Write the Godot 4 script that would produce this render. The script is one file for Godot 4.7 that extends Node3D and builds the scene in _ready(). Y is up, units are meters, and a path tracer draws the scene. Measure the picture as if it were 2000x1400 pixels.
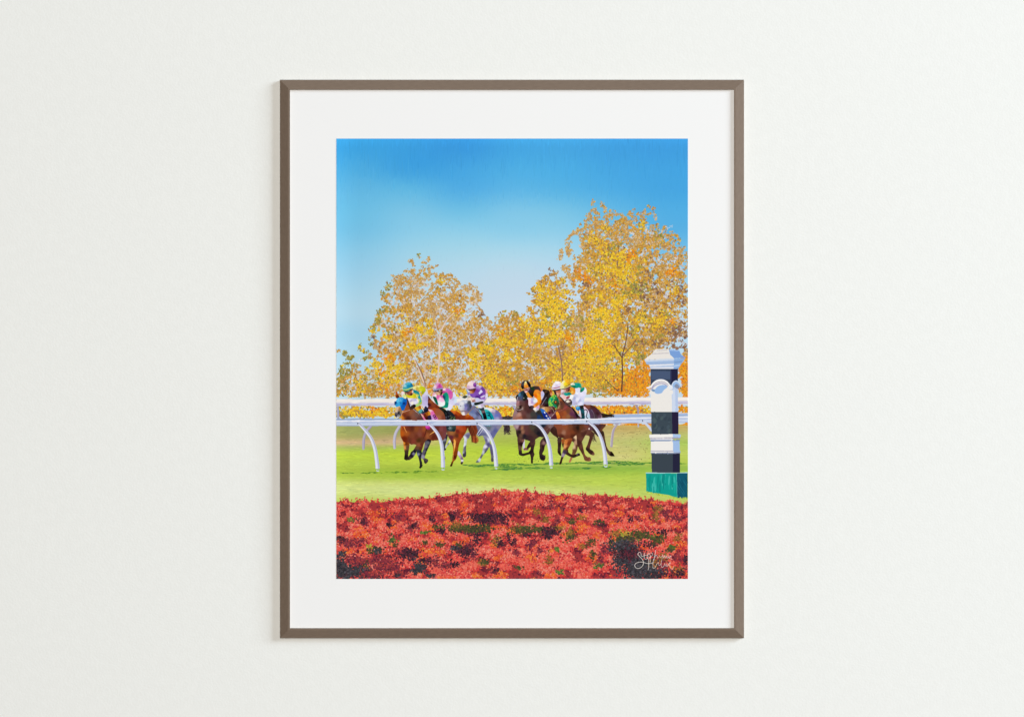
extends Node3D

const U := 0.000592          # metres per unit of the layout (2000 x 1400 units on the wall)
const MID := 1.5             # height of the picture's middle above the floor
const PS := 2.0              # print texels per layout unit
const PX := 656.5            # left edge of the print in layout units
const PY := 270.5            # top edge of the print
const PW := 1375
const PH := 1720

var art: Image
var zx := 0.0
var zy := 0.0
var zs := 1.0
var rng := RandomNumberGenerator.new()


func _ready() -> void:
	# ---- camera
	var cam := Camera3D.new()
	cam.name = "camera"
	cam.position = Vector3(0, MID, 4.010)
	cam.fov = rad_to_deg(2.0 * atan(700.0 * U / 4.0))
	cam.near = 0.1
	cam.far = 40.0
	add_child(cam)
	cam.current = true
	# ---- exposure and air
	var we := WorldEnvironment.new()
	we.name = "world_environment"
	var env := Environment.new()
	env.background_mode = Environment.BG_COLOR
	env.background_color = Color.BLACK
	env.tonemap_mode = Environment.TONE_MAPPER_LINEAR
	env.tonemap_exposure = 1.0
	env.sdfgi_enabled = true
	env.ssao_enabled = true
	env.ssil_enabled = true
	we.environment = env
	add_child(we)
	# ---- lights: a broad soft window light from the upper right, and softer light from the front
	area("window_light", Vector3(6.4, 2.5, 3.4), Vector2(3.4, 3.0), 57.0, Color(0.900, 0.950, 1.0))
	area("upper_room_light", Vector3(0.0, 1.0, 7.0), Vector2(1.6, 1.2), 18.2, Color(1.0, 0.974, 0.943))
	area("lower_room_light", Vector3(0.0, -1.0, 7.0), Vector2(1.6, 1.2), 18.2, Color(1.0, 0.974, 0.943))
	# ---- structure, then the picture
	build_wall()
	build_picture()


func area(called: String, at: Vector3, size: Vector2, energy: float, tint: Color) -> void:
	var l := AreaLight3D.new()
	l.name = called
	l.area_size = size
	l.light_color = tint
	l.light_energy = energy
	l.area_range = 30.0
	l.area_attenuation = 2.0
	l.shadow_enabled = true
	add_child(l)
	l.look_at_from_position(at + Vector3(0, MID, 0), Vector3(0, MID, 0), Vector3.UP)


func lay(x: float, y: float, z := 0.0) -> Vector3:
	return Vector3((x - 1000.0) * U, MID + (700.0 - y) * U, z)


func noise(kind: int, freq: float, octaves: int, sd: int) -> FastNoiseLite:
	var n := FastNoiseLite.new()
	n.noise_type = kind
	n.frequency = freq
	n.fractal_octaves = octaves
	n.seed = sd
	return n


func build_wall() -> void:
	var m := StandardMaterial3D.new()
	m.albedo_color = Color(1, 1, 1)
	var ramp := Gradient.new()
	ramp.colors = PackedColorArray([Color8(235, 236, 232), Color8(237, 238, 234)])
	ramp.offsets = PackedFloat32Array([0.2, 0.8])
	var tone := NoiseTexture2D.new()
	tone.width = 1024
	tone.height = 1024
	tone.seamless = true
	tone.noise = noise(FastNoiseLite.TYPE_SIMPLEX_SMOOTH, 0.03, 4, 11)
	tone.color_ramp = ramp
	m.albedo_texture = tone
	var bump := NoiseTexture2D.new()
	bump.width = 1024
	bump.height = 1024
	bump.seamless = true
	bump.as_normal_map = true
	bump.bump_strength = 3.0
	bump.noise = noise(FastNoiseLite.TYPE_SIMPLEX_SMOOTH, 0.11, 3, 5)
	m.normal_enabled = true
	m.normal_texture = bump
	m.normal_scale = 0.075
	m.roughness = 0.95
	m.metallic_specular = 0.2
	m.uv1_triplanar = true
	m.uv1_world_triplanar = true
	m.uv1_scale = Vector3(2.3, 2.3, 2.3)
	var w := MeshInstance3D.new()
	w.name = "wall"
	var b := BoxMesh.new()
	b.size = Vector3(6.0, 3.4, 0.12)
	w.mesh = b
	w.position = Vector3(0, 1.7, -0.06)
	w.material_override = m
	w.set_meta("kind", "structure")
	add_child(w)


# ------------------------------------------------------------------ the framed picture
func build_picture() -> void:
	var pic := Node3D.new()
	pic.name = "framed_picture"
	add_child(pic)
	pic.position = lay(1000, 701)
	pic.set_meta("label", "framed horse race print with wide white border and slim brown wooden frame on white wall")
	pic.set_meta("category", "picture")
	var wood := StandardMaterial3D.new()
	wood.albedo_color = Color8(130, 114, 100)
	wood.roughness = 0.62
	wood.metallic_specular = 0.25
	var grain := NoiseTexture2D.new()
	grain.width = 512
	grain.height = 512
	grain.seamless = true
	var gr := Gradient.new()
	gr.colors = PackedColorArray([Color(0.93, 0.925, 0.92), Color(1, 1, 1)])
	grain.color_ramp = gr
	grain.noise = noise(FastNoiseLite.TYPE_SIMPLEX_SMOOTH, 0.02, 3, 3)
	wood.albedo_texture = grain
	wood.uv1_scale = Vector3(1, 1, 1)
	# outer half sizes of the frame and the rail's profile: (inset from the outer edge, height over the wall)
	var hw := 454.0 * U
	var hh := 545.5 * U
	var prof := PackedVector2Array([Vector2(0, 0), Vector2(0, 11.0), Vector2(0.5, 11.8), Vector2(16.2, 19.9), Vector2(16.8, 20.0), Vector2(19.5, 20.4), Vector2(19.8, 20.1), Vector2(19.8, 9.0)])
	for k in 4:
		var st := SurfaceTool.new()
		st.begin(Mesh.PRIMITIVE_TRIANGLES)
		var along := hw if k % 2 == 0 else hh      # 0 top, 1 right, 2 bottom, 3 left
		var out := hh if k % 2 == 0 else hw
		for i in prof.size() - 1:
			st.set_smooth_group(-1)
			var a := prof[i] * U
			var b := prof[i + 1] * U
			var steps := 12
			for s in steps:
				var f0 := float(s) / steps * 2.0 - 1.0
				var f1 := float(s + 1) / steps * 2.0 - 1.0
				quad(st, rail_pt(k, f0, a, along, out), rail_pt(k, f1, a, along, out), rail_pt(k, f1, b, along, out), rail_pt(k, f0, b, along, out), Vector2(f0 * along * 9.0, a.x * 60.0 + a.y * 20.0), Vector2(f1 * along * 9.0, b.x * 60.0 + b.y * 20.0))
		# mitred ends
		for e in [-1.0, 1.0]:
			for i in range(1, prof.size() - 1):
				var p0 := rail_pt(k, e, prof[0] * U, along, out)
				var p1 := rail_pt(k, e, prof[i] * U, along, out)
				var p2 := rail_pt(k, e, prof[i + 1] * U, along, out)
				if e < 0:
					tri(st, p0, p1, p2)
				else:
					tri(st, p0, p2, p1)
		st.generate_normals()
		var mi := MeshInstance3D.new()
		mi.name = "frame_rail" if k == 0 else "frame_rail_%03d" % k
		mi.mesh = st.commit()
		mi.material_override = wood
		pic.add_child(mi, true)
	# white board behind the print
	var card := StandardMaterial3D.new()
	card.albedo_color = Color8(239, 239, 238)
	card.roughness = 0.95
	card.metallic_specular = 0.15
	var board := MeshInstance3D.new()
	board.name = "mat_board"
	var bm := BoxMesh.new()
	bm.size = Vector3((908.0 - 38.6) * U, (1091.0 - 38.6) * U, 5.0 * U)
	board.mesh = bm
	board.position.z = 12.6 * U
	board.material_override = card
	pic.add_child(board, true)
	# the print: a thin sheet of paper
	paint()
	var ink := StandardMaterial3D.new()
	ink.albedo_color = Color(0.955, 0.955, 0.955)
	ink.albedo_texture = ImageTexture.create_from_image(art)
	ink.texture_filter = BaseMaterial3D.TEXTURE_FILTER_LINEAR_WITH_MIPMAPS
	ink.roughness = 0.9
	ink.metallic_specular = 0.15
	var st2 := SurfaceTool.new()
	st2.begin(Mesh.PRIMITIVE_TRIANGLES)
	st2.set_smooth_group(-1)
	var l := lay(PX, PY) - pic.position
	var r := lay(PX + PW / PS, PY + PH / PS) - pic.position
	var zf := 15.7 * U
	var zb := 15.15 * U
	var q := [Vector3(l.x, l.y, zf), Vector3(r.x, l.y, zf), Vector3(r.x, r.y, zf), Vector3(l.x, r.y, zf)]
	var t := [Vector2(0, 0), Vector2(1, 0), Vector2(1, 1), Vector2(0, 1)]
	for i in [0, 1, 2, 0, 2, 3]:
		st2.set_uv(t[i])
		st2.add_vertex(q[i])
	for i in 4:
		var j := (i + 1) % 4
		var e0 := Vector3(q[i].x, q[i].y, zb)
		var e1 := Vector3(q[j].x, q[j].y, zb)
		for v in [[e0, t[i]], [e1, t[j]], [q[j], t[j]], [e0, t[i]], [q[j], t[j]], [q[i], t[i]]]:
			st2.set_uv(v[1])
			st2.add_vertex(v[0])
	st2.generate_normals()
	var sheet := MeshInstance3D.new()
	sheet.name = "art_print"
	sheet.mesh = st2.commit()
	sheet.material_override = ink
	sheet.set_meta("label", "print of a painting: racehorses with jockeys behind white rails, yellow autumn trees and red flowers")
	pic.add_child(sheet, true)


func rail_pt(k: int, f: float, p: Vector2, along: float, out: float) -> Vector3:
	var u := f * (along - p.x)
	var v := out - p.x
	match k:
		0: return Vector3(u, v, p.y)
		1: return Vector3(v, -u, p.y)
		2: return Vector3(-u, -v, p.y)
	return Vector3(-v, u, p.y)


func quad(st: SurfaceTool, a: Vector3, b: Vector3, c: Vector3, d: Vector3, t0: Vector2, t1: Vector2) -> void:
	for v in [[a, t0], [b, Vector2(t1.x, t0.y)], [c, t1], [a, t0], [c, t1], [d, Vector2(t0.x, t1.y)]]:
		st.set_uv(v[1])
		st.add_vertex(v[0])


func tri(st: SurfaceTool, a: Vector3, b: Vector3, c: Vector3) -> void:
	for v in [a, b, c]:
		st.set_uv(Vector2.ZERO)
		st.add_vertex(v)


# ------------------------------------------------------------------ the print: brush work on one image
func h(hex: String) -> Color:
	return Color(hex)


func zone(ox: float, oy: float, s: float) -> void:
	zx = ox
	zy = oy
	zs = s


func jit(c: Color, v: float) -> Color:
	var k := 1.0 + rng.randf_range(-v, v)
	var w := rng.randf_range(-v, v) * 0.25
	return Color(clampf(c.r * (k + w), 0, 1), clampf(c.g * k, 0, 1), clampf(c.b * (k - w), 0, 1))


# one elliptical touch of the brush, in layout units
func dab(x: float, y: float, rx: float, ry: float, ang: float, col: Color) -> void:
	var cx := (x - PX) * PS
	var cy := (y - PY) * PS
	var a := rx * PS
	var b := ry * PS
	var ca := cos(ang)
	var sa := sin(ang)
	var ka := ca * ca / (a * a) + sa * sa / (b * b)
	var kb := ca * sa * (1.0 / (a * a) - 1.0 / (b * b))
	var kc := sa * sa / (a * a) + ca * ca / (b * b)
	var ext := sqrt(ka / maxf(ka * kc - kb * kb, 1e-12))
	var y0 := int(ceil(cy - ext))
	var y1 := int(floor(cy + ext))
	for yy in range(y0, y1 + 1):
		var dy := yy - cy
		var disc := kb * kb * dy * dy - ka * (kc * dy * dy - 1.0)
		if disc <= 0.0:
			continue
		var m := cx - kb * dy / ka
		var hw := sqrt(disc) / ka
		var xa := int(round(m - hw))
		var xb := int(round(m + hw))
		if xb > xa:
			art.fill_rect(Rect2i(xa, yy, xb - xa, 1), col)


func zdab(x: float, y: float, rx: float, ry: float, ang: float, col: String) -> void:
	dab(zx + x * zs, zy + y * zs, rx * zs, ry * zs, ang, h(col))


func outline(p: Array, smooth := true) -> PackedVector2Array:
	var v := PackedVector2Array()
	var n := p.size() / 2
	for i in n:
		v.append(Vector2((zx + float(p[i * 2]) * zs - PX) * PS, (zy + float(p[i * 2 + 1]) * zs - PY) * PS))
	if not smooth:
		return v
	var o := PackedVector2Array()
	for i in n:
		var a := v[(i + n - 1) % n]
		var b := v[i]
		var c := v[(i + 1) % n]
		var d := v[(i + 2) % n]
		for k in 4:
			o.append(b.cubic_interpolate(c, a, d, k / 4.0))
	return o


func span_fill(v: PackedVector2Array, col: Color) -> void:
	var lo := INF
	var hi := -INF
	for q in v:
		lo = minf(lo, q.y)
		hi = maxf(hi, q.y)
	var n := v.size()
	for yy in range(maxi(0, int(ceil(lo))), mini(PH - 1, int(floor(hi))) + 1):
		var xs := PackedFloat32Array()
		var fy := yy + 0.01
		for i in n:
			var a := v[i]
			var b := v[(i + 1) % n]
			if (a.y <= fy) != (b.y <= fy):
				xs.append(a.x + (fy - a.y) / (b.y - a.y) * (b.x - a.x))
		xs.sort()
		for i in range(0, xs.size() - 1, 2):
			var xa := int(round(xs[i]))
			var xb := int(round(xs[i + 1]))
			if xb > xa:
				art.fill_rect(Rect2i(xa, yy, xb - xa, 1), col)


func poly(col: String, p: Array) -> void:
	span_fill(outline(p), h(col))


func flat(col: String, p: Array) -> void:
	span_fill(outline(p, false), h(col))


# a filled shape worked over with short strokes of its own colours; ang is the direction of the strokes
func coat(col: String, p: Array, cols: Array, n: int, rx: float, ry: float, ang: float) -> void:
	var v := outline(p)
	span_fill(v, h(col))
	var box := Rect2(v[0], Vector2.ZERO)
	for q in v:
		box = box.expand(q)
	var made := 0
	for i in n * 4:
		if made >= n:
			break
		var q := box.position + Vector2(rng.randf(), rng.randf()) * box.size
		var off := Vector2(cos(ang), sin(ang)) * rx * 0.8 * PS
		if Geometry2D.is_point_in_polygon(q + off, v) and Geometry2D.is_point_in_polygon(q - off, v):
			made += 1
			dab(PX + q.x / PS, PY + q.y / PS, rx * rng.randf_range(0.6, 1.2), ry * rng.randf_range(0.7, 1.2), ang + rng.randf_range(-0.25, 0.25), jit(h(cols[rng.randi() % cols.size()]), 0.06))


# a shape whose tones run into one another between the spots [x, y, colour], then n small strokes in its own tones
func form(p: Array, spots: Array, n: int) -> void:
	var v := outline(p)
	var sp := PackedVector2Array()
	var cr := PackedFloat32Array()
	var cg := PackedFloat32Array()
	var cb := PackedFloat32Array()
	for q in spots:
		sp.append(Vector2((zx + float(q[0]) * zs - PX) * PS, (zy + float(q[1]) * zs - PY) * PS))
		var c := h(q[2])
		c = c.lerp(Color(c.get_luminance(), c.get_luminance(), c.get_luminance()), 0.1)
		cr.append((c.r - 0.5) * 1.12 + 0.485)
		cg.append((c.g - 0.5) * 1.12 + 0.48)
		cb.append((c.b - 0.5) * 1.12 + 0.48)
	var lo := v[0]
	var hi := v[0]
	for q in v:
		lo = lo.min(q)
		hi = hi.max(q)
	var soft := 2.0 + (hi - lo).length() * 0.022
	soft *= soft * 0.4
	var m := v.size()
	for yy in range(maxi(0, int(ceil(lo.y))), mini(PH - 1, int(floor(hi.y))) + 1):
		var xs := PackedFloat32Array()
		var fy := yy + 0.01
		for i in m:
			var a := v[i]
			var b := v[(i + 1) % m]
			if (a.y <= fy) != (b.y <= fy):
				xs.append(a.x + (fy - a.y) / (b.y - a.y) * (b.x - a.x))
		xs.sort()
		for i in range(0, xs.size() - 1, 2):
			for xx in range(maxi(0, int(round(xs[i]))), mini(PW, int(round(xs[i + 1])))):
				var r := 0.0
				var g := 0.0
				var bl := 0.0
				var t := 0.0
				for k in sp.size():
					var w := 1.0 / (sp[k].distance_squared_to(Vector2(xx, yy)) + soft)
					w *= w
					r += cr[k] * w
					g += cg[k] * w
					bl += cb[k] * w
					t += w
				art.set_pixel(xx, yy, Color(clampf(r / t, 0, 1), clampf(g / t, 0, 1), clampf(bl / t, 0, 1)))
	for i in n:
		var q := Vector2(rng.randf_range(lo.x, hi.x), rng.randf_range(lo.y, hi.y))
		if Geometry2D.is_point_in_polygon(q, v) and q.x >= 0 and q.y >= 0 and q.x < PW and q.y < PH:
			dab(PX + q.x / PS, PY + q.y / PS, rng.randf_range(0.8, 1.7), rng.randf_range(0.35, 0.6), rng.randf_range(0.6, 2.2), jit(art.get_pixelv(Vector2i(q)), 0.07))


# a stroke along a smooth path, tapering from width w0 to w1 (zone units)
func stroke(col: String, p: Array, w0: float, w1: float) -> void:
	var n := p.size() / 2
	var c := h(col)
	var pts: Array[Vector2] = []
	for i in n:
		pts.append(Vector2(zx + float(p[i * 2]) * zs, zy + float(p[i * 2 + 1]) * zs))
	var total := n - 1
	for i in total:
		var a := pts[maxi(i - 1, 0)]
		var b := pts[i]
		var d := pts[i + 1]
		var e := pts[mini(i + 2, n - 1)]
		var steps := maxi(2, int(b.distance_to(d) * 2.6))
		for k in steps + 1:
			var f := float(k) / steps
			var q := b.cubic_interpolate(d, a, e, f)
			var w := lerpf(w0, w1, (i + f) / total) * zs * 0.5
			dab(q.x, q.y, maxf(w, 0.3), maxf(w, 0.3), 0.0, c)


# touches that pick up the colour under them and shift it a little
func work(x0: float, y0: float, x1: float, y1: float, n: int, rx: float, ry: float, ang: float, v: float) -> void:
	for i in n:
		var x := rng.randf_range(x0, x1)
		var y := rng.randf_range(y0, y1)
		var ix := clampi(int((x - PX) * PS), 0, PW - 1)
		var iy := clampi(int((y - PY) * PS), 0, PH - 1)
		dab(x, y, rx * rng.randf_range(0.4, 1.3), ry * rng.randf_range(0.6, 1.3), ang + rng.randf_range(-0.12, 0.12), jit(art.get_pixel(ix, iy), v))


# a wash of colour from a coarse grid of tones, given row by row
func wash(y0: float, y1: float, rows: Array, calm := 0.0) -> void:
	var w: int = rows[0].split(" ").size()
	var im := Image.create(w, rows.size(), false, Image.FORMAT_RGBA8)
	for j in rows.size():
		var row: PackedStringArray = rows[j].split(" ")
		for i in w:
			var c := h(row[i])
			im.set_pixel(i, j, c.lerp(Color(c.get_luminance(), c.get_luminance(), c.get_luminance()), calm))
	var hp := int(round((y1 - y0) * PS))
	im.resize(PW, hp, Image.INTERPOLATE_CUBIC)
	art.blit_rect(im, Rect2i(0, 0, PW, hp), Vector2i(0, int(round((y0 - PY) * PS))))


func paint() -> void:
	rng.seed = 20417
	art = Image.create(PW, PH, false, Image.FORMAT_RGBA8)
	art.fill(h("cfe0ea"))
	paint_sky()
	paint_trees()
	paint_lawn()
	paint_far_rails()
	grey_horse()
	pink_rider_horse()
	blue_hood_horse()
	hidden_horse()
	black_hood_horse()
	green_hood_horse()
	paint_near_rail()
	paint_winning_post()
	paint_flowers()
	paint_signature()
	art.generate_mipmaps()


func paint_sky() -> void:
	wash(270.5, 830.5, [
		"42a9e8 40a4e6 3f9fe4 48aae8 4aabe7 45a5e5 43a2e4",
		"52b2e8 44a7e6 4aabe8 52b3ea 50b2ea 4aabe7 47a8e6",
		"66bdea 64bdea 57b3ea 62bbec 5cb8ea 52b1e9 4aaae6",
		"72c5ec 80caed 74c5ec 82cbee 7cc8ec 68bdea 55b2e8",
		"7cc8ec 90d2f0 94d4f0 92d3f0 92d2ef 7ec8ee 60b6e8",
		"90cfed a4d9f0 acdcf0 b0ddf1 acdbf1 9ad3ee 7cc4ec",
		"a0d4ee b2dcf0 bcdff1 c2dff0 bedef1 b2dcf1 98cfee",
		"aed9ee bddff0 c4dff0 c8dff0 c7e0f1 c2e0f1 b0d8ef",
		"b8dcee c2e0f0 c8e0f0 cce1f1 cce2f1 c9e2f1 c0def0",
		"b0d9ee bcdff2 bde0f2 c2e2f3 c5e2f3 c4e2f3 c0dff2",
		"b8dcee c2e1f1 c2e2f2 c6e4f2 c8e4f2 c8e3f2 c4e0f1",
		"bedeee c8e2ef c8e3f0 cbe4f0 cce4f0 cce3ef c8e0ee",
		"c2dfec cbe2ec cce2ec cee2ec d0e2ec d0e1ea cbdeea",
		"c6dfe8 cde0e8 d0e0e6 d2e0e6 d3e0e6 d2dfe6 cddce6"])
	work(656, 270, 1345, 560, 1500, 1.2, 5.0, 0.0, 0.008)
	work(656, 270, 1345, 400, 900, 0.9, 9.0, 0.0, 0.012)
	work(656, 270, 1345, 340, 600, 0.7, 14.0, 0.0, 0.02)



# ---- foliage: clumps of leaves as "x y rx ry KIND", worked from the far and dull to the near and bright
const LEAF := {
	"P": ["d0a050", "bc8e50", "d8b478", "b08c68", "d6a648", "c89c58", "dcc094"],
	"O": ["d69c34", "c48c38", "e0a83e", "b48444", "e4b246", "cc9646", "c29a52"],
	"Y": ["f0c422", "f8d032", "e8b428", "fadb48", "e0a62c", "f2c838", "e6b43c"],
	"G": ["ee9a1c", "e68424", "f4ae30", "de7a24", "f0a428"],
	"L": ["9c9040", "848040", "b0a444", "8c8a50", "c4aa3c"],
	"D": ["8c6444", "7c584a", "98704c", "766252", "a47c62"],
	"W": ["dccfc6", "d6d2d8", "cfd4e0", "d6bfa6", "e0cdb0", "c9b29e", "d9c2a0"],
	"H": ["c9dcea", "bccfe2", "d8d4e0", "c3d3e2", "dfe0e4"]}
const RANK := {"W": 0.0, "D": 0.3, "P": 0.4, "L": 0.9, "O": 1.3, "G": 2.0, "Y": 2.2, "H": 2.4}


func leaves(list: Array, text: String, thick := 1.0, pale := "", mostly := false) -> void:
	for item in text.split(";"):
		var f := item.strip_edges().split(" ", false)
		if f.size() < 5:
			continue
		var x := zx + float(f[0]) * zs
		var y := zy + float(f[1]) * zs
		var rx := float(f[2]) * zs
		var ry := float(f[3]) * zs
		var kinds: String = pale + f[4] if mostly else f[4] + pale
		var cover := 0.80 if kinds[0] in "PW" else (0.75 if kinds[0] == "D" else 0.95)
		if kinds[0] == "H":
			cover = 0.42
		var n := int(rx * ry * cover * thick * 0.19) + 2
		for i in n:
			var k := kinds[0]
			if kinds.length() > 1 and rng.randf() < 0.38:
				k = kinds[1 + rng.randi() % (kinds.length() - 1)]
			var turn := rng.randf() * TAU
			var far := minf(sqrt(rng.randf()) * (1.24 + 0.16 * rng.randfn()), 1.5)
			var cx := x + cos(turn) * far * rx
			var cy := y + sin(turn) * far * ry
			var order: float = RANK[k] + rng.randf() * 1.7
			for j in 7:
				var kk := k
				if k in "OYGL" and rng.randf() < 0.13:
					kk = "D" if rng.randf() < 0.5 else "L"
				list.append([order + rng.randf() * 0.5, cx + rng.randfn() * 1.7, cy + rng.randfn() * 1.6, kk])


func lay_leaves(list: Array, size: float, low := 9999.0) -> void:
	list.sort_custom(func(a, b): return a[0] < b[0])
	for e in list:
		if e[2] > low:
			continue
		var tones: Array = LEAF[e[3]]
		var s := size * rng.randf_range(0.65, 1.35)
		if e[3] == "H":
			s *= 0.8
		dab(e[1], e[2], s, s * rng.randf_range(0.45, 0.8), rng.randf_range(-1.6, 1.6), jit(h(tones[rng.randi() % tones.size()]), 0.07))


func paint_trees() -> void:
	var a: Array = []
	# pale haze of twigs within the crowns
	zone(656, 480, 0.2286)
	leaves(a, "780 420 260 200 P;700 700 300 220 PO;950 650 240 220 P;560 950 200 200 PO;1000 950 300 220 PO;300 1180 260 90 PO;700 1180 300 100 PO;1150 1180 250 90 PO", 0.55)
	zone(940, 480, 0.2286)
	leaves(a, "300 900 260 240 OP;600 700 160 330 OP;560 1050 240 140 OP;900 900 200 260 OP", 0.7)
	zone(1060, 380, 0.2286)
	leaves(a, "640 420 260 240 PO;560 720 260 240 OP;900 640 200 260 PO;700 1060 360 260 OP;1060 1000 170 260 OPD;420 1250 240 150 OP;800 1300 200 120 OP", 0.75)
	lay_leaves(a, 1.6)
	a = []
	zone(656, 480, 0.2286)
	leaves(a, "430 640 90 60 PO;560 480 100 100 PO;700 350 70 60 P;620 720 120 80 OY;480 900 100 60 OP;760 850 110 60 PO;950 480 110 70 PO;1180 430 60 60 P;1000 640 110 70 P;1180 720 120 70 PO;1150 900 160 80 OP;1250 1020 100 120 OY;1050 1080 140 70 OP;800 1060 120 90 PO;560 1060 110 110 OY;420 1080 80 90 OY;600 1210 170 60 PO;120 1160 120 90 LO;260 1200 100 60 OL;1020 1220 120 50 PO;1240 1230 110 50 OY", 0.8, "W", true)
	zone(940, 480, 0.2286)
	leaves(a, "60 900 60 90 OY;240 800 120 90 OY;400 760 130 110 OY;590 420 110 120 OY;630 600 120 110 YO;660 760 120 80 OY;300 960 170 100 OP;560 940 120 80 PO;760 960 110 110 OP;200 1120 170 100 OP;460 1130 120 70 PO;700 1100 130 70 OP;870 700 80 110 PO;240 630 80 50 OP;330 1240 180 50 OP", 0.8, "W")
	zone(1060, 380, 0.2286)
	leaves(a, "520 330 120 80 PO;700 320 100 90 PO;460 450 110 70 OP;620 500 120 70 OY;860 420 90 80 PO;1020 420 90 80 PO;380 640 90 90 OP;560 650 120 110 OY;740 640 120 110 YO;900 620 80 90 OP;1060 620 90 80 OP;1180 600 50 110 PO;640 830 130 110 OY;820 830 90 90 LO;960 880 90 90 DP;1110 840 90 80 OD;460 900 100 90 OP;500 1060 120 100 YO;700 1060 110 100 OY;880 1080 110 90 OL;1040 1080 90 90 OD;1150 1170 80 70 D;420 1250 120 110 YO;600 1240 100 90 OY;800 1240 100 80 OL;960 1220 90 60 OD;680 1370 130 50 OY;900 1360 90 40 OL", 0.85, "W")
	zone(0, 0, 1.0)
	leaves(a, "1120 735 60 26 OY;1180 740 50 26 OP;1230 745 34 22 GO;1060 760 40 14 OP;1000 750 50 22 OP;1338 735 9 34 G", 1.0)
	lay_leaves(a, 1.75, 812.0)
	# trunks and boughs
	zone(656, 480, 0.2286)
	stroke("c9a083", [762, 1200, 735, 1110, 705, 1040, 668, 965], 20, 10)
	stroke("8f6a58", [770, 1200, 745, 1110, 714, 1040, 676, 968], 6, 4)
	stroke("cfae9a", [868, 1160, 880, 960, 884, 820, 900, 700, 960, 610, 1020, 560], 15, 5)
	stroke("a98572", [892, 900, 940, 800, 1000, 720, 1040, 690], 9, 4)
	stroke("c2a18c", [884, 860, 840, 700, 830, 560], 8, 4)
	stroke("b08d78", [950, 920, 1010, 900, 1100, 870], 6, 3)
	stroke("c7a48c", [890, 1150, 960, 1130, 1050, 1110, 1090, 1050], 10, 4)
	stroke("a07a66", [770, 1120, 750, 1020, 735, 960], 9, 5)
	stroke("9a765f", [330, 1240, 400, 1260, 470, 1290], 10, 6)
	stroke("a98770", [660, 620, 690, 720, 700, 800], 6, 4)
	stroke("c39a78", [1200, 1160, 1260, 1110, 1310, 1080], 9, 5)
	zone(940, 480, 0.2286)
	stroke("8a6250", [695, 1150, 688, 1020, 668, 930, 660, 850], 12, 6)
	stroke("9a7562", [690, 1080, 620, 1010, 560, 985], 7, 4)
	stroke("a07c68", [690, 1010, 700, 900, 712, 830], 8, 5)
	stroke("97735f", [655, 940, 610, 890, 585, 850], 6, 4)
	stroke("77503f", [1200, 1240, 1208, 1080, 1206, 940, 1240, 800, 1256, 660], 13, 6)
	stroke("7e5a48", [1206, 960, 1160, 880, 1130, 820], 8, 4)
	stroke("6e4c42", [1175, 1245, 1110, 1180, 1050, 1130], 8, 5)
	stroke("8c6a58", [1215, 930, 1290, 850, 1330, 790], 7, 4)
	zone(1060, 380, 0.2286)
	stroke("83644a", [640, 600, 650, 480, 640, 400], 9, 5)
	stroke("8d6e54", [700, 620, 720, 500, 760, 420], 7, 4)
	# tree behind the first riders
	a = []
	zone(656, 480, 0.2286)
	leaves(a, "710 90 10 14 LP;650 140 10 14 P;640 128 8 8 O;770 125 26 24 P;800 180 16 20 P;610 215 14 12 PL;660 215 20 20 P;740 240 50 34 PO;560 310 60 46 PO;520 290 30 30 P;440 345 26 30 OL;680 300 60 40 P;905 265 18 34 OP;965 265 22 30 PO;900 300 30 24 YO;1050 350 34 26 P;1015 310 20 24 P;1150 370 44 30 P;1220 420 22 24 P;1180 440 50 30 P;1000 420 60 44 PO;850 380 50 50 OP;1080 450 46 30 PO;430 450 40 36 O;400 410 20 20 L;560 430 60 40 OP;680 400 60 50 P;580 560 50 36 OY;640 540 40 40 OP;450 550 50 34 OL;380 580 30 36 LO;360 640 30 24 L")
	leaves(a, "960 480 50 34 OP;1050 560 50 34 YO;1000 620 40 34 P;820 560 40 40 P;780 500 50 40 P;900 620 34 40 P;1250 600 34 30 DP;1300 650 24 34 P;1200 650 60 44 OP;1330 730 24 30 OP;310 720 26 34 LY;340 730 30 20 Y;310 800 28 34 LD;440 780 36 26 Y;450 700 50 30 LO;380 860 46 40 OP;600 730 44 34 YG;720 715 46 34 Y;800 655 26 34 Y;812 735 26 24 Y;560 800 60 36 OP;700 850 80 36 YO;640 870 50 26 Y;820 850 40 40 P;480 900 60 36 OP;1000 720 60 40 PO;1100 770 60 44 P;1220 800 70 44 PO;1280 880 60 40 YO;1170 920 60 40 Y")
	leaves(a, "1050 890 70 44 PO;930 960 54 34 YO;850 1050 50 40 YL;1000 1000 60 40 O;1200 1000 60 44 YO;1300 1000 60 60 OY;1180 1100 54 36 YO;1330 1100 44 44 YO;960 1080 50 40 OP;520 1050 80 54 Y;450 960 54 30 YG;400 1080 54 44 YG;620 1000 54 40 OP;480 1150 70 36 YG;620 1100 54 54 PO;560 1230 80 36 PO;400 1200 44 44 GY;700 1230 40 44 YP;805 1190 22 50 G;1000 1200 80 44 PO;1060 1270 44 30 Y;1300 1200 60 54 YO;1180 1250 50 34 OY;880 1180 40 40 P;1100 1180 50 40 OP")
	leaves(a, "208 865 14 20 LY;240 900 24 20 LY;250 960 20 20 L;292 940 16 16 O;345 1000 34 26 YL;300 1045 44 22 YL;70 915 20 22 L;132 945 18 18 L;100 980 26 30 L;20 895 10 14 P;58 1030 20 16 YL;160 1025 34 28 LO;110 1100 60 34 OL;60 1090 40 30 L;210 1150 44 28 YL;60 1180 44 44 OL;200 1225 70 34 OY;100 1265 80 28 OY;350 1260 90 28 OP;320 1120 34 34 PL;280 1200 40 40 OL;450 1270 60 24 OP;40 1260 40 24 OL")
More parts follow.
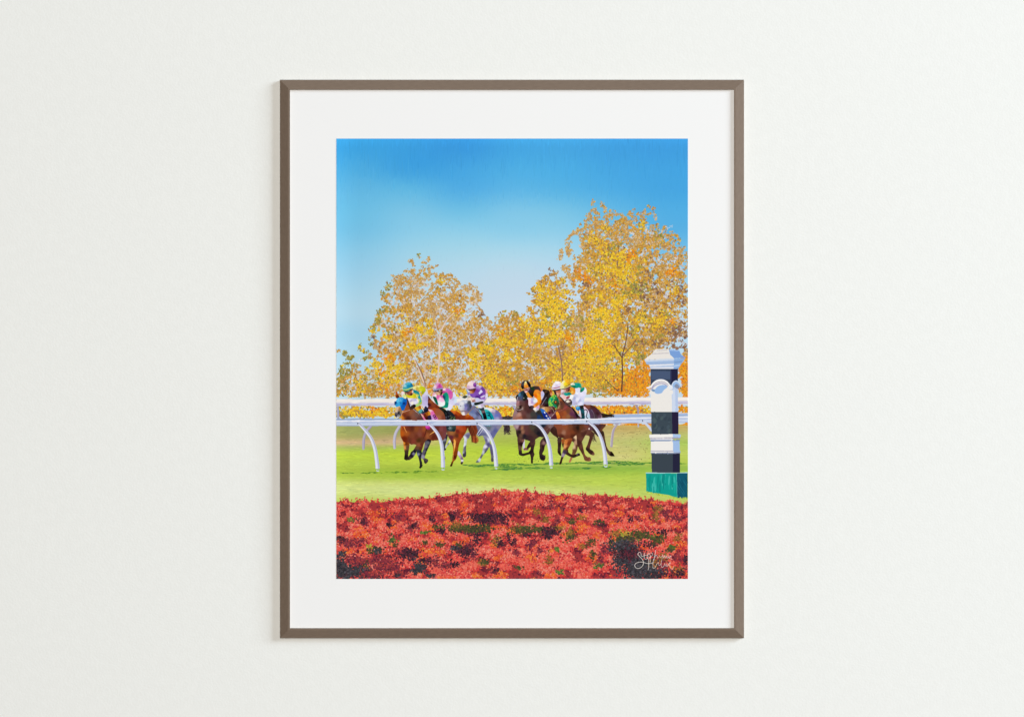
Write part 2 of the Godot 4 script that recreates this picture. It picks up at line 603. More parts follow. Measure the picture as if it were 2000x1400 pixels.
	leaves(a, "700 760 16 10 H;770 480 18 20 H;690 480 26 18 H;880 760 12 34 H;1100 640 26 22 H;930 560 18 14 H;1140 560 40 20 H;860 900 20 18 H;740 900 30 12 H;1090 1030 22 16 H;1000 1170 26 20 H;240 1060 14 26 H;300 1130 12 16 H;200 990 14 20 H;420 940 14 14 H;520 680 16 10 H;1250 720 26 12 H;1010 800 18 16 H;560 880 14 10 H;660 1060 20 20 H;850 450 14 18 H;150 1250 30 8 H;1000 890 24 14 H")
	lay_leaves(a, 1.4, 815.0)
	# middle trees
	a = []
	zone(940, 480, 0.2286)
	leaves(a, "595 215 16 30 DO;630 225 20 22 O;560 290 44 30 OP;520 320 20 20 O;680 300 34 30 YO;710 290 20 14 O;470 370 24 22 OY;450 360 14 20 O;560 370 70 40 YO;700 400 44 30 YO;500 470 44 36 YO;620 480 70 44 Y;740 490 44 34 YL;560 570 44 44 LY;640 600 54 54 Y;720 630 50 44 LP;430 560 36 28 OY;400 530 20 18 O;190 575 18 16 OL;285 580 24 20 OL;170 630 30 22 OP;250 650 44 28 OP;400 660 64 44 YO;530 680 50 44 YL;330 720 64 44 OY;160 730 30 30 YG;190 820 50 44 Y;300 830 64 44 YO;430 800 60 44 YL;640 760 60 36 Y;740 790 44 34 YG;580 800 44 34 YO")
	leaves(a, "60 850 44 30 LY;90 910 44 44 OY;240 940 80 50 YO;400 920 64 44 OP;470 970 60 44 OY;560 900 40 34 P;730 900 44 44 PO;640 980 50 36 YO;780 960 44 44 YO;80 1020 60 44 YO;240 1050 80 36 OY;420 1080 60 36 PO;560 1080 60 36 OP;650 1130 44 30 OY;760 1080 60 36 YP;120 1150 64 44 YO;250 1150 60 44 LO;200 1240 60 36 YG;450 1190 60 28 OP;550 1180 44 36 GY;800 1150 50 36 OP;300 1230 60 40 GO;860 640 44 44 PL;830 700 40 40 LP;560 430 40 40 Y")
	leaves(a, "680 375 36 14 H;700 435 34 12 H;490 720 16 16 H;390 820 40 14 H;690 655 24 14 H;860 830 24 30 H;850 880 26 16 H;150 920 16 14 H;270 1060 18 14 H;450 1060 24 22 H;500 1120 26 26 H;560 1020 26 14 H;790 970 16 12 H;90 790 18 34 H;260 660 20 24 H;610 900 24 30 H;560 750 24 20 H;770 1130 26 14 H;170 1170 24 14 H;400 1010 18 16 H;840 760 24 24 H;1050 720 16 20 H;1090 510 20 10 H")
	lay_leaves(a, 1.4, 812.0)
	# tall tree
	a = []
	zone(1060, 380, 0.2286)
	leaves(a, "428 78 9 14 P;510 78 11 20 OP;540 120 14 18 P;430 140 16 22 P;460 170 16 24 P;610 160 16 16 P;550 180 20 26 PO;680 205 28 28 OP;770 178 22 24 PO;740 170 12 24 P;902 102 8 13 O;840 172 11 14 P;908 160 8 9 O;950 135 11 20 PO;965 195 12 14 P;880 150 8 18 P;850 255 26 34 YL;1040 288 20 16 PO;950 285 28 36 OP;1120 360 34 34 O;1160 400 14 18 OP;390 220 26 44 P;372 260 16 20 P;300 315 18 34 P;332 345 16 34 P;245 350 10 14 P;220 395 22 36 P;160 490 16 34 P;200 480 30 34 P;150 540 10 16 P;240 500 28 30 P;185 630 26 30 P;235 660 36 36 P;430 380 46 54 OY;530 292 44 26 YO;600 340 40 34 OP")
	leaves(a, "500 420 54 44 OY;370 400 30 44 OP;650 270 44 34 OP;720 310 40 36 P;740 420 36 36 P;620 440 44 36 OL;880 430 40 36 O;800 400 40 40 P;1000 400 36 44 PL;980 350 20 40 LP;920 370 26 26 OP;1050 420 36 28 O;1180 470 36 28 P;1200 540 36 36 OP;1150 510 30 26 PG;1080 520 40 30 P;440 510 60 36 OL;550 520 64 36 YL;650 520 60 36 YO;760 510 40 36 G;730 560 40 30 GO;840 560 44 36 O;350 560 44 44 PO;310 680 44 44 GO;380 740 44 44 GD;450 640 60 44 YL;560 640 70 44 YO;700 640 64 44 Y;700 710 50 36 YL;620 770 60 44 YG;500 760 60 44 OP;800 640 44 44 OL;880 700 44 44 OD")
	leaves(a, "760 830 64 44 LO;860 790 44 44 DL;1000 640 50 36 PO;1110 660 46 34 G;1180 700 36 44 OP;1020 740 44 44 OP;1120 820 40 34 YO;960 850 44 44 PD;900 900 44 44 DP;1000 930 44 44 OP;1200 800 36 54 DP;1180 900 44 44 OD;450 860 60 44 YO;560 870 60 36 YO;620 930 44 28 Y;380 890 36 36 OD;680 900 40 36 YL;720 980 44 36 DO;500 1010 60 44 Y;620 1050 60 44 Y;420 1090 50 44 YO;480 1090 30 30 L;350 1010 36 44 PO;560 1140 64 44 YO;660 1130 36 36 OL;780 1060 50 36 OY;850 1060 44 44 YL;910 1110 44 36 YO;1000 1080 60 44 YO;1060 1010 46 36 YL;1100 1080 40 34 GO;1150 1120 60 30 DO;1200 1190 40 30 DP")
	leaves(a, "1080 1180 60 36 DO;980 1190 50 36 OL;880 1190 44 36 OP;780 1170 50 44 LY;450 1210 64 44 Y;560 1240 60 36 YO;420 1310 60 44 YG;330 1300 40 40 GO;620 1340 44 36 YL;780 1340 44 36 YL;860 1310 40 40 OP;1000 1270 60 28 DO;1110 1270 50 28 D;1180 1290 40 24 D;700 1240 40 40 P;520 1320 60 40 YG;930 1340 50 30 OP;1230 1330 16 16 D")
	zone(0, 0, 1.0)
	leaves(a, "1100 720 28 18 YO;1150 700 28 20 Y;1200 700 34 20 YLP;1130 750 34 14 YO;1180 762 40 10 LO;1232 745 18 20 G;1258 705 12 20 LP;1252 758 12 12 G;1205 735 24 20 YO;1160 735 24 16 YO;1080 760 20 10 OY;1255 680 10 10 PD;1340 740 8 26 G;1336 715 8 12 G;1342 690 6 10 OP;1338 765 8 8 G")
	zone(1060, 380, 0.2286)
	leaves(a, "870 515 30 12 H;925 610 20 18 H;730 480 16 26 H;760 340 16 14 H;930 340 22 28 H;890 280 16 30 H;1080 280 16 14 H;310 890 26 22 H;570 945 12 8 H;840 940 18 20 H;890 830 20 18 H;1040 850 16 18 H;370 1020 12 16 H;575 1090 16 10 H;840 1110 22 18 H;940 1030 10 18 H;530 1155 20 14 H;550 1215 16 10 H;1210 1140 34 20 H;1180 1060 34 14 H;1100 1010 20 10 H;1200 1280 34 16 H;320 1280 30 40 H;860 1220 20 16 H;960 770 24 14 H;240 740 34 20 H;450 940 12 20 H;890 1300 14 14 H;1060 570 30 20 H;1130 560 24 20 H;1000 560 20 16 H;1050 1290 26 10 H;1160 760 14 14 H;710 1220 12 30 H;750 1320 14 20 H;1100 930 20 12 H")
	lay_leaves(a, 1.4, 812.0)
	a = []
	zone(656, 480, 0.2286)
	leaves(a, "800 655 24 30 Y;815 735 24 22 Y;720 710 44 30 Y;440 780 34 24 Y;640 865 50 28 Y;720 850 40 24 Y;520 1050 60 44 Y;470 1130 50 40 Y;600 735 34 24 G;930 960 44 24 Y;1180 915 44 34 Y;1290 885 60 34 Y;1200 1010 50 30 Y;340 995 28 20 Y;840 1060 40 26 Y;1060 550 40 20 G;460 960 30 20 G;1080 1262 40 24 Y;1320 1110 40 30 Y", 0.8)
	zone(940, 480, 0.2286)
	leaves(a, "600 480 60 36 Y;650 600 44 50 Y;710 400 44 26 Y;180 820 50 36 Y;430 690 40 26 Y;560 660 40 30 Y;300 830 50 30 Y;640 770 54 26 Y;940 830 44 30 Y;960 970 60 36 Y;1040 880 50 34 Y;120 1150 50 30 Y;760 790 34 24 G;220 940 50 24 Y;640 985 40 24 Y", 0.8)
	zone(1060, 380, 0.2286)
	leaves(a, "560 640 60 40 Y;700 640 60 40 Y;620 930 36 22 Y;500 1020 50 36 Y;620 1060 50 34 Y;560 1140 50 30 Y;450 1210 50 36 Y;850 1070 34 28 Y;640 520 50 24 Y;530 292 34 18 Y;760 510 30 26 G;1110 660 34 26 G;380 720 40 28 G;1000 1090 40 26 Y;850 260 20 26 Y;430 390 30 30 Y", 0.8)
	zone(0, 0, 1.0)
	leaves(a, "1248 742 18 26 G;1262 716 8 20 G;1340 738 6 34 G;1228 758 22 12 G;1340 710 5 12 G;1256 766 16 8 G;1210 762 16 8 G", 1.5)
	lay_leaves(a, 1.35, 812.0)
	# fine twigs over the leaves
	zone(656, 480, 0.2286)
	stroke("ead6c8", [884, 960, 884, 830, 896, 720], 14, 9)
	stroke("ead6c8", [900, 720, 950, 630, 1010, 570], 10, 5)
	stroke("e2ccbc", [884, 820, 860, 720, 846, 620], 8, 4)
	stroke("e0c6b4", [892, 890, 940, 800, 1000, 730], 10, 5)
	stroke("d6b8a4", [950, 920, 1010, 896, 1080, 870], 5, 3)
	stroke("ecd2c0", [750, 1160, 710, 1050, 668, 965], 17, 11)
	stroke("a87c62", [766, 1190, 726, 1080, 680, 980], 6, 4)
	stroke("e0c0aa", [768, 1110, 748, 1020, 734, 960], 11, 6)
	stroke("e6ccba", [868, 1150, 876, 1060, 880, 970], 15, 12)
	stroke("d6b094", [900, 1140, 980, 1120, 1050, 1100], 8, 4)
	stroke("d6b094", [1200, 1160, 1260, 1112, 1306, 1082], 8, 4)
	stroke("b08c78", [700, 800, 690, 720, 664, 640], 5, 3)
	stroke("c4a894", [620, 660, 660, 700, 684, 740], 4, 2)
	stroke("c4a894", [840, 720, 832, 600, 828, 540], 5, 2)
	stroke("7b5d50", [748, 1130, 722, 1060, 690, 1000], 3, 2)
	zone(940, 480, 0.2286)
	stroke("8a6454", [694, 1150, 686, 1000, 662, 860], 12, 7)
	stroke("c8a898", [690, 1130, 680, 1000, 656, 870], 4, 3)
	stroke("a07a68", [686, 1070, 620, 1010, 560, 985], 7, 4)
	stroke("a98674", [655, 950, 600, 870], 8, 4)
	stroke("a07c6a", [688, 970, 708, 830], 8, 5)
	stroke("6b4638", [1200, 1240, 1208, 1100, 1206, 950, 1236, 820, 1256, 660], 14, 6)
	stroke("6b4638", [1206, 960, 1150, 870, 1110, 830], 9, 4)
	stroke("7a5648", [1208, 940, 1280, 860, 1330, 790], 8, 4)
	stroke("6b4a3e", [1170, 1240, 1100, 1180, 1050, 1130], 8, 4)
	stroke("b89a8a", [1140, 1200, 1080, 1120, 1060, 1080], 4, 3)
	# foliage band seen under the top rail
	a = []
	zone(0, 0, 1.0)
	leaves(a, "670 803 18 8 YL;700 804 22 8 YO;730 803 22 8 YG;760 804 16 8 YO;690 808 40 5 LO;800 804 30 8 OY;850 804 34 9 YO;890 804 24 9 YG;940 804 30 9 YO;985 803 24 9 YG;1010 804 20 9 YG;1060 805 40 8 YO;1130 804 36 8 GO;1180 803 30 8 GY;1215 803 24 8 GO;1250 803 24 8 GY;1235 808 30 5 OD;1338 802 10 8 G;1195 809 30 4 GO;965 812 20 6 GO;1170 829 20 3 G;1230 829 40 3 G;1336 829 12 3 G;980 828 12 4 GO;675 798 6 3 H;716 799 6 3 H;760 800 5 3 H", 1.8)
	lay_leaves(a, 1.8)


func paint_lawn() -> void:
	wash(830.5, 985.5, [
		"a5ad60 a2a85a a8b060 b4b464 b0b066 bcb070 ccae62 c8b060",
		"aab060 a8a85a b0b862 b8bd60 b4bc62 c6bc72 cebc70 c4c06a",
		"b8b066 c8b074 bcc05e b4c452 b4c254 c8c474 ccc474 bcc864",
		"dcbc86 d8bc80 c8cc5c b6c848 b4c84a c2c866 c8ca70 b2cc58",
		"b4c25e b4c84e bed444 bcd63e bcd440 c8d05c ccc874 bcd05c",
		"c0dA40 c4dc3a c4dc3c c2dc38 c0da3c ccd658 d4cf74 c4d45c",
		"c2dc3e c4dc3a c6de40 c4dc3c c0da3e cad862 d8d27c c2d656",
		"bcd642 c0d840 c4da44 bed640 c2d842 c8d856 c8d464 bcd24e",
		"b4ce40 aec83c b0cc40 a6c63c 9ec040 90b842 98c044 9cc246",
		"b0cc40 a8c83a aac83e aecc42 aecc40 a4c83e a6ca42 aacc44",
		"b8d24a b2d044 b2d042 bcd64c b8d44a bad44c bad648 b8d24c",
		"d0e070 cede6c ccde68 c4d856 c0d650 bcd44c bcd64c b8d054",
		"d8e684 d8e684 d8e682 d6e47e d0e074 c8da62 c2d856 b6d252",
		"d8e682 dae888 dae886 d8e684 d6e480 cede72 c6dc64 c0d65c",
		"cede6e d2e076 d6e47e d8e482 d6e27e d0de70 cadc64 c4d460",
		"bcd654 c0d658 c4d860 c8da68 c8d868 c6d864 c4d860 c0d25c"], 0.1)
	work(656, 832, 1345, 980, 3400, 9.0, 0.7, 0.0, 0.05)
	work(656, 832, 1345, 980, 2600, 4.0, 0.5, 0.0, 0.08)
	# shadows lying on the turf
	zone(980, 720, 0.15)
	for s in ["0 1255 130 10", "120 1240 190 9", "300 1250 160 8", "60 1280 180 10", "200 1300 170 10", "420 1290 140 9", "520 1240 140 8", "640 1225 110 6", "40 1310 160 8", "760 1235 100 7", "900 1232 140 8", "1050 1222 120 7", "1090 1295 60 8", "980 1298 90 5", "1180 1235 110 8", "1360 1280 60 8", "1250 1215 100 6", "1480 1230 150 11", "1640 1245 130 11", "1560 1210 160 6", "1700 1220 90 10", "1420 1205 100 5", "1780 1240 140 8", "1900 1225 100 6", "2150 1222 100 6", "2300 1232 90 8", "-80 1262 100 8", "-180 1250 80 7", "-300 1268 110 9", "-420 1252 90 5"]:
		var f: PackedStringArray = s.split(" ")
		for i in 26:
			var x := zx + (float(f[0]) + rng.randfn() * float(f[2]) * 0.42) * zs
			var y := zy + (float(f[1]) + rng.randfn() * float(f[3]) * 0.5) * zs
			var tones := ["5c9038", "4f8638", "6fa03a", "3f763c", "7fae3c", "477c48"]
			dab(x, y, rng.randf_range(2.0, 6.0), rng.randf_range(0.4, 0.8), rng.randf_range(-0.08, 0.08), h(tones[rng.randi() % 6]))
	zone(655, 740, 0.17857)
	for s in ["130 1028 80 4", "440 1022 110 8", "350 1030 50 4", "650 1020 90 8", "760 1018 60 6", "920 1010 70 7", "880 1022 60 5", "1060 1012 80 5"]:
		var f: PackedStringArray = s.split(" ")
		for i in 16:
			var x := zx + (float(f[0]) + rng.randfn() * float(f[2]) * 0.4) * zs
			var y := zy + (float(f[1]) + rng.randfn() * float(f[3]) * 0.5) * zs
			var tones := ["6f9a2c", "5d8a30", "7fae30", "4c7434"]
			dab(x, y, rng.randf_range(1.0, 4.0), rng.randf_range(0.3, 0.7), rng.randf_range(-0.2, 0.2), h(tones[rng.randi() % 4]))
	# clods in the air on the far right
	zone(980, 720, 0.15)
	for i in 70:
		var x := zx + rng.randf_range(1500, 1960) * zs
		var y := zy + rng.randf_range(760, 1190) * zs
		dab(x, y, rng.randf_range(0.4, 1.1), rng.randf_range(0.3, 0.7), rng.randf_range(-1, 1), jit(h("8a7a48"), 0.25))
	for i in 50:
		dab(zx + rng.randf_range(160, 760) * zs, zy + rng.randf_range(1120, 1230) * zs, rng.randf_range(0.4, 0.9), rng.randf_range(0.3, 0.6), rng.randf_range(-1, 1), jit(h("5c6a34"), 0.25))


func paint_far_rails() -> void:
	# far posts, curved
	zone(655, 740, 0.17857)
	stroke("b9b2c6", [385, 512, 335, 570, 308, 650, 304, 760], 22, 28)
	stroke("9d96b2", [397, 520, 348, 578, 320, 655, 316, 758], 7, 9)
	stroke("c9c4d4", [700, 512, 656, 590, 642, 670, 646, 752], 24, 28)
	stroke("a39cb6", [710, 522, 670, 594, 655, 672, 658, 750], 7, 9)
	stroke("b4b6cc", [22, 285, 26, 370, 30, 440], 24, 24)
	stroke("9a9ab8", [34, 300, 38, 440], 6, 6)
	zone(980, 720, 0.15)
	stroke("b2b0c8", [140, 465, 180, 530, 196, 640], 34, 30)
	stroke("b0a2b0", [1510, 712, 1460, 790, 1440, 890, 1430, 1005], 30, 34)
	stroke("cfc8d0", [1496, 716, 1446, 796, 1428, 890, 1420, 1000], 8, 9)
	stroke("d8d0e0", [285, 930, 288, 1040], 30, 24)
	zone(1180, 660, 0.2358)
	stroke("a898a8", [262, 545, 278, 580, 284, 625], 18, 16)
	stroke("b8b8cc", [284, 702, 284, 732], 14, 14)
	# the top rail
	zone(0, 0, 1.0)
	flat("f5ece6", [656, 778.8, 760, 778.4, 1000, 777.0, 1345, 775.2, 1345, 789.0, 1000, 790.6, 760, 792.2, 656, 792.2])
	flat("fbf3ea", [656, 779.8, 1345, 776.2, 1345, 780.8, 656, 784.0])
	flat("d6d0e4", [656, 786.2, 1345, 782.4, 1345, 785.6, 656, 789.0])
	flat("bdb6d6", [656, 788.6, 1345, 785.4, 1345, 788.2, 656, 791.8])
	work(656, 777, 1345, 790, 420, 9.0, 0.8, -0.004, 0.02)
	# the lower far rail
	flat("b6c6e2", [656, 817.6, 1000, 816.0, 1190, 810.0, 1345, 806.5, 1345, 818.0, 1190, 818.0, 656, 821.0])
	flat("8fa4c6", [656, 817.6, 900, 816.8, 900, 818.2, 656, 819.6])
	flat("a3b8dc", [1190, 809.6, 1345, 806.4, 1345, 812.0, 1190, 814.0])
	flat("d9e2f2", [1200, 809.0, 1345, 806.0, 1345, 807.4, 1200, 810.0])


func paint_near_rail() -> void:
	zone(0, 0, 1.0)
	flat("c8d3ea", [656, 820.8, 880, 819.8, 1110, 818.4, 1345, 812.8, 1345, 824.6, 1110, 827.8, 880, 831.0, 656, 831.8])
	flat("f2f2fa", [656, 820.8, 880, 819.8, 1110, 818.4, 1345, 812.8, 1345, 815.0, 1110, 820.8, 880, 822.2, 656, 823.2])
	flat("a9b6da", [656, 824.6, 880, 823.6, 1110, 822.2, 1345, 816.6, 1345, 817.4, 1110, 823.0, 880, 824.4, 656, 825.4])
	flat("d2dcf0", [656, 826.2, 880, 825.4, 1110, 823.8, 1345, 819.0, 1345, 821.4, 1110, 826.0, 880, 827.8, 656, 828.8])
	flat("aab4d4", [656, 830.4, 880, 829.6, 1110, 826.6, 1345, 823.4, 1345, 824.6, 1110, 828.0, 880, 831.0, 656, 831.8])
	work(656, 820, 1345, 829, 300, 8.0, 0.6, -0.008, 0.025)
	var posts := [[655, 740, 0.17857, [250, 482, 310, 545, 385, 640, 430, 760, 450, 880, 462, 988]], [750, 720, 0.15, [575, 706, 640, 770, 705, 860, 745, 970, 762, 1110, 768, 1296]], [750, 720, 0.15, [1220, 706, 1310, 780, 1385, 890, 1430, 1010, 1450, 1130, 1462, 1280]], [980, 720, 0.15, [400, 690, 500, 760, 575, 870, 615, 990, 635, 1110, 645, 1270]], [980, 720, 0.15, [1115, 680, 1215, 765, 1285, 880, 1325, 1010, 1345, 1130, 1356, 1256]]]
	for p in posts:
		zone(p[0], p[1], p[2])
		var k: float = 0.15 / p[2]
		var c: Array = p[3]
		var right: Array = []
		var left: Array = []
		for i in c.size() / 2:
			var f := float(i) / 5.0
			right.append_array([c[i * 2] + lerpf(8, 17, f) * k, c[i * 2 + 1]])
			left.append_array([c[i * 2] - lerpf(6, 13, f) * k, c[i * 2 + 1] + 3 * k])
		stroke("d6deef", c, 32 * k, 54 * k)
		stroke("b4b4d6", right, 11 * k, 15 * k)
		stroke("ecedf6", left, 8 * k, 18 * k)
		zdab(c[0] - 8 * k, c[1] + 4 * k, 9 * k, 11 * k, 0.0, "5a6072")
		for i in 22:
			dab(zx + (c[10] + rng.randf_range(-34, 34) * k) * zs, zy + (c[11] + rng.randf_range(-6, 8) * k) * zs, 0.5, rng.randf_range(0.8, 2.0), rng.randf_range(-0.3, 0.3), jit(h("9cc440"), 0.12))
	zone(1180, 660, 0.2358)
	stroke("d2d8ec", [322, 684, 360, 722, 396, 764], 18, 22)
	zdab(320, 684, 5, 7, 0.0, "50586c")


# ---- horses and riders, traced as shapes; the tones of a shape run into one another between its spots [x, y, colour]
func grey_horse() -> void:
	zone(750, 720, 0.15)
	# tail
	for i in 26:
		stroke(["3a3034", "4a4244", "241f22"][i % 3], [1530, 625 + rng.randf() * 40, 1590 + rng.randf() * 20, 615 + rng.randf() * 46, 1640 + rng.randf() * 80, 620 + rng.randf() * 44], 8, 4)
	for i in 40:
		stroke(["3a2c30", "4e4044", "2a2024"][i % 3], [1556 + rng.randf() * 80, 740, 1562 + rng.randf() * 80, 785, 1556 + rng.randf() * 100, 810 + rng.randf() * 50], 8, 3)
	zone(860, 825, 0.06785)
	form([1400, 590, 1470, 640, 1520, 760, 1532, 1000, 1530, 1112, 1468, 1122, 1458, 950, 1428, 780], [[1440, 700, "6e6a92"], [1490, 850, "625e7a"], [1500, 1050, "5a565e"], [1470, 1000, "74727c"]], 20)
	form([1230, 380, 1320, 395, 1410, 440, 1424, 560, 1402, 700, 1332, 830, 1240, 930, 1172, 1050, 1130, 1142, 1018, 1142, 1076, 1070, 1148, 980, 1208, 840, 1240, 690, 1300, 580, 1268, 480], [[1330, 510, "6c6890"], [1372, 500, "d0d4ea"], [1300, 700, "e0e0ec"], [1384, 640, "5c5888"], [1238, 850, "c4c8d4"], [1300, 860, "4c4c5c"], [1120, 1062, "d0d4d8"], [1040, 1130, "6c7478"], [1180, 990, "6c6c74"], [1340, 760, "62607c"]], 40)
	form([664, 390, 716, 330, 800, 278, 856, 330, 824, 440, 772, 484, 752, 600, 737, 750, 742, 900, 722, 982, 660, 994, 638, 900, 660, 750, 678, 600, 688, 480], [[690, 450, "d8dce8"], [790, 380, "6c6888"], [684, 650, "dce4f0"], [734, 700, "5a566a"], [690, 950, "383440"], [664, 880, "a8a8b6"], [720, 880, "4c4858"], [760, 300, "9a96ac"]], 40)
	zdab(690, 930, 44, 52, 0.2, "3e3a48")
	# body, one shape above and below the rail
	form([1020, 60, 1050, -120, 1000, -250, 1100, -330, 1240, -380, 1400, -390, 1500, -350, 1640, -220, 1760, -60, 1780, 70, 1704, 180, 1604, 330, 1540, 440, 1460, 530, 1396, 440, 1280, 376, 1200, 372, 1100, 392, 1040, 300], [[1150, 250, "74789c"], [1250, 250, "9494b8"], [1250, 330, "6c7098"], [1400, 150, "6c7880"], [1500, 180, "8488a4"], [1560, 230, "6468a0"], [1690, 120, "8c88a0"], [1480, 330, "6c70a0"], [1390, 300, "9c9cba"], [1200, 170, "888aa0"], [1090, 320, "585c80"], [1640, 0, "7c78a0"], [1300, 60, "6e7490"]], 120)
	stroke("5cc4d0", [1230, 88, 1360, 92, 1480, 90], 8, 6)
	stroke("ecedf6", [1196, 130, 1120, 240, 1048, 350], 22, 14)
	stroke("d6d8ea", [1226, 180, 1160, 290, 1080, 376], 18, 12)
	zone(880, 740, 0.07501)
	form([470, 900, 540, 715, 620, 690, 700, 750, 800, 752, 900, 738, 1000, 745, 1100, 770, 1200, 802, 1292, 890, 1342, 1000, 1354, 1062, 1350, 1190, 600, 1190, 610, 1060, 550, 980], [[560, 850, "6c7cac"], [640, 800, "7c80a8"], [620, 960, "8494c0"], [700, 900, "585c84"], [680, 1030, "70748c"], [760, 1020, "8888b0"], [930, 770, "e4e8e8"], [1040, 790, "f0e4dc"], [1120, 830, "c8bcd0"], [1100, 900, "9490b8"], [1200, 860, "7c74a8"], [1200, 940, "6c7cc8"], [1280, 960, "7c70b0"], [1220, 1030, "a8a4c8"], [1326, 1040, "846c8c"], [540, 930, "8894b4"]], 160)
	form([888, 800, 960, 798, 1044, 860, 1104, 950, 1124, 1066, 960, 1066, 930, 960], [[930, 820, "30c0c0"], [1020, 870, "10a0a8"], [1090, 980, "0c98a8"], [980, 1020, "1cb4b4"]], 20)
	stroke("083c54", [940, 872, 1000, 880, 1024, 926, 972, 944, 1034, 972, 1062, 1044], 26, 24)
	form([738, 780, 782, 820, 864, 960, 866, 1056, 830, 1046, 770, 880], [[770, 830, "70c8d0"], [850, 1000, "44b4c0"]], 6)
	stroke("2c2830", [640, 740, 720, 850, 796, 960, 828, 1060], 26, 26)
	stroke("d0d4e4", [642, 750, 720, 842, 792, 924], 11, 9)
	form([736, 760, 852, 736, 884, 800, 932, 960, 944, 1066, 868, 1066, 838, 940, 786, 830], [[780, 770, "40545a"], [840, 780, "36464c"], [860, 900, "20242c"], [900, 1000, "14181c"], [850, 860, "8c6c70"], [920, 1040, "1c2024"]], 14)
	# head
	form([228, 640, 258, 570, 330, 543, 430, 545, 524, 560, 546, 650, 546, 724, 494, 850, 444, 904, 384, 934, 330, 952, 288, 900, 248, 820, 228, 740], [[300, 640, "e4e4e8"], [268, 740, "d8d8e0"], [390, 590, "c4cce0"], [390, 700, "7878b8"], [400, 760, "8c84c0"], [325, 720, "c8ccd8"], [480, 620, "54585c"], [514, 700, "484858"], [460, 780, "5c6080"], [330, 905, "f0ecf0"], [400, 885, "a08090"], [296, 850, "d0c8c4"], [440, 680, "60648c"]], 50)
	stroke("e6eaf2", [370, 570, 400, 610, 420, 590], 16, 12)
	form([196, 362, 242, 386, 294, 500, 262, 534, 228, 470], [[220, 400, "8c8080"], [250, 470, "f0e4dc"]], 4)
	form([426, 524, 500, 396, 524, 440, 524, 545, 450, 562], [[480, 440, "a8988c"], [500, 510, "e8d8d0"]], 6)
	poly("44483c", [305, 474, 380, 428, 444, 450, 380, 504])
	stroke("6a5068", [236, 838, 350, 826, 454, 852], 14, 14)
	stroke("7c7078", [254, 880, 340, 834, 420, 884], 9, 9)
	stroke("94705c", [440, 892, 540, 800, 624, 706], 22, 18)
	stroke("3c3c44", [470, 560, 520, 660, 500, 770], 12, 10)
	zdab(262, 700, 10, 16, 0.1, "585868")
	# rider
	form([888, 296, 932, 270, 962, 380, 964, 462, 904, 562, 850, 614, 838, 560, 898, 480], [[920, 330, "e8a0a0"], [940, 420, "dcd8f0"], [880, 560, "b8a8d0"]], 14)
	form([720, 704, 830, 645, 856, 720, 796, 758, 728, 744], [[760, 720, "e8e8f4"], [820, 690, "c8b4d4"]], 6)
	form([536, 620, 624, 606, 628, 684, 570, 694], [[580, 650, "c0d0f0"], [610, 670, "8c98c0"]], 4)
	form([408, 268, 462, 262, 504, 350, 526, 430, 470, 446, 430, 364], [[420, 310, "68a0c0"], [450, 300, "e4e0f0"], [480, 380, "9c8cc8"], [500, 430, "e0d0e0"]], 8)
	form([536, 478, 640, 498, 800, 508, 864, 530, 842, 584, 640, 596, 560, 596], [[580, 530, "f0d8d0"], [680, 540, "c8ccf0"], [800, 550, "d0ccec"], [590, 560, "a87060"]], 12)
	form([506, 392, 580, 370, 640, 308, 660, 205, 740, 168, 824, 186, 884, 250, 914, 330, 904, 430, 886, 524, 780, 524, 720, 494, 556, 474], [[700, 220, "b088d0"], [750, 180, "d8c0e0"], [680, 290, "8848b0"], [600, 420, "9060c0"], [700, 390, "8c5cbc"], [840, 250, "7848a8"], [886, 360, "8454b4"], [700, 475, "5c3090"], [840, 505, "a070c8"], [760, 420, "7040a0"], [540, 430, "8454b8"]], 40)
	flat("e8e4f8", [728, 364, 790, 270, 842, 330, 750, 404])
	flat("dcd0f0", [768, 462, 884, 408, 892, 450, 800, 494])
	form([616, 622, 720, 600, 832, 574, 844, 622, 740, 662, 640, 684], [[660, 640, "24302c"], [780, 610, "3c4440"]], 6)
	form([488, 272, 652, 238, 644, 300, 604, 362, 550, 378, 508, 330], [[560, 310, "a85c34"], [620, 290, "703820"], [526, 340, "d89868"]], 6)
	stroke("3c2430", [478, 280, 560, 272, 642, 244], 34, 30)
	form([422, 264, 428, 150, 480, 70, 570, 48, 642, 90, 674, 150, 664, 212, 600, 244, 500, 262], [[470, 120, "f4e0dc"], [560, 120, "f0d8dc"], [446, 220, "d8b0c8"], [600, 70, "e4c0d8"], [560, 225, "e8c4dc"]], 14)
	form([600, 108, 650, 98, 672, 150, 664, 202, 610, 204, 584, 150], [[630, 140, "9c58b4"], [640, 180, "7c3894"]], 4)
	stroke("8c6c98", [440, 266, 560, 256, 654, 226], 14, 14)


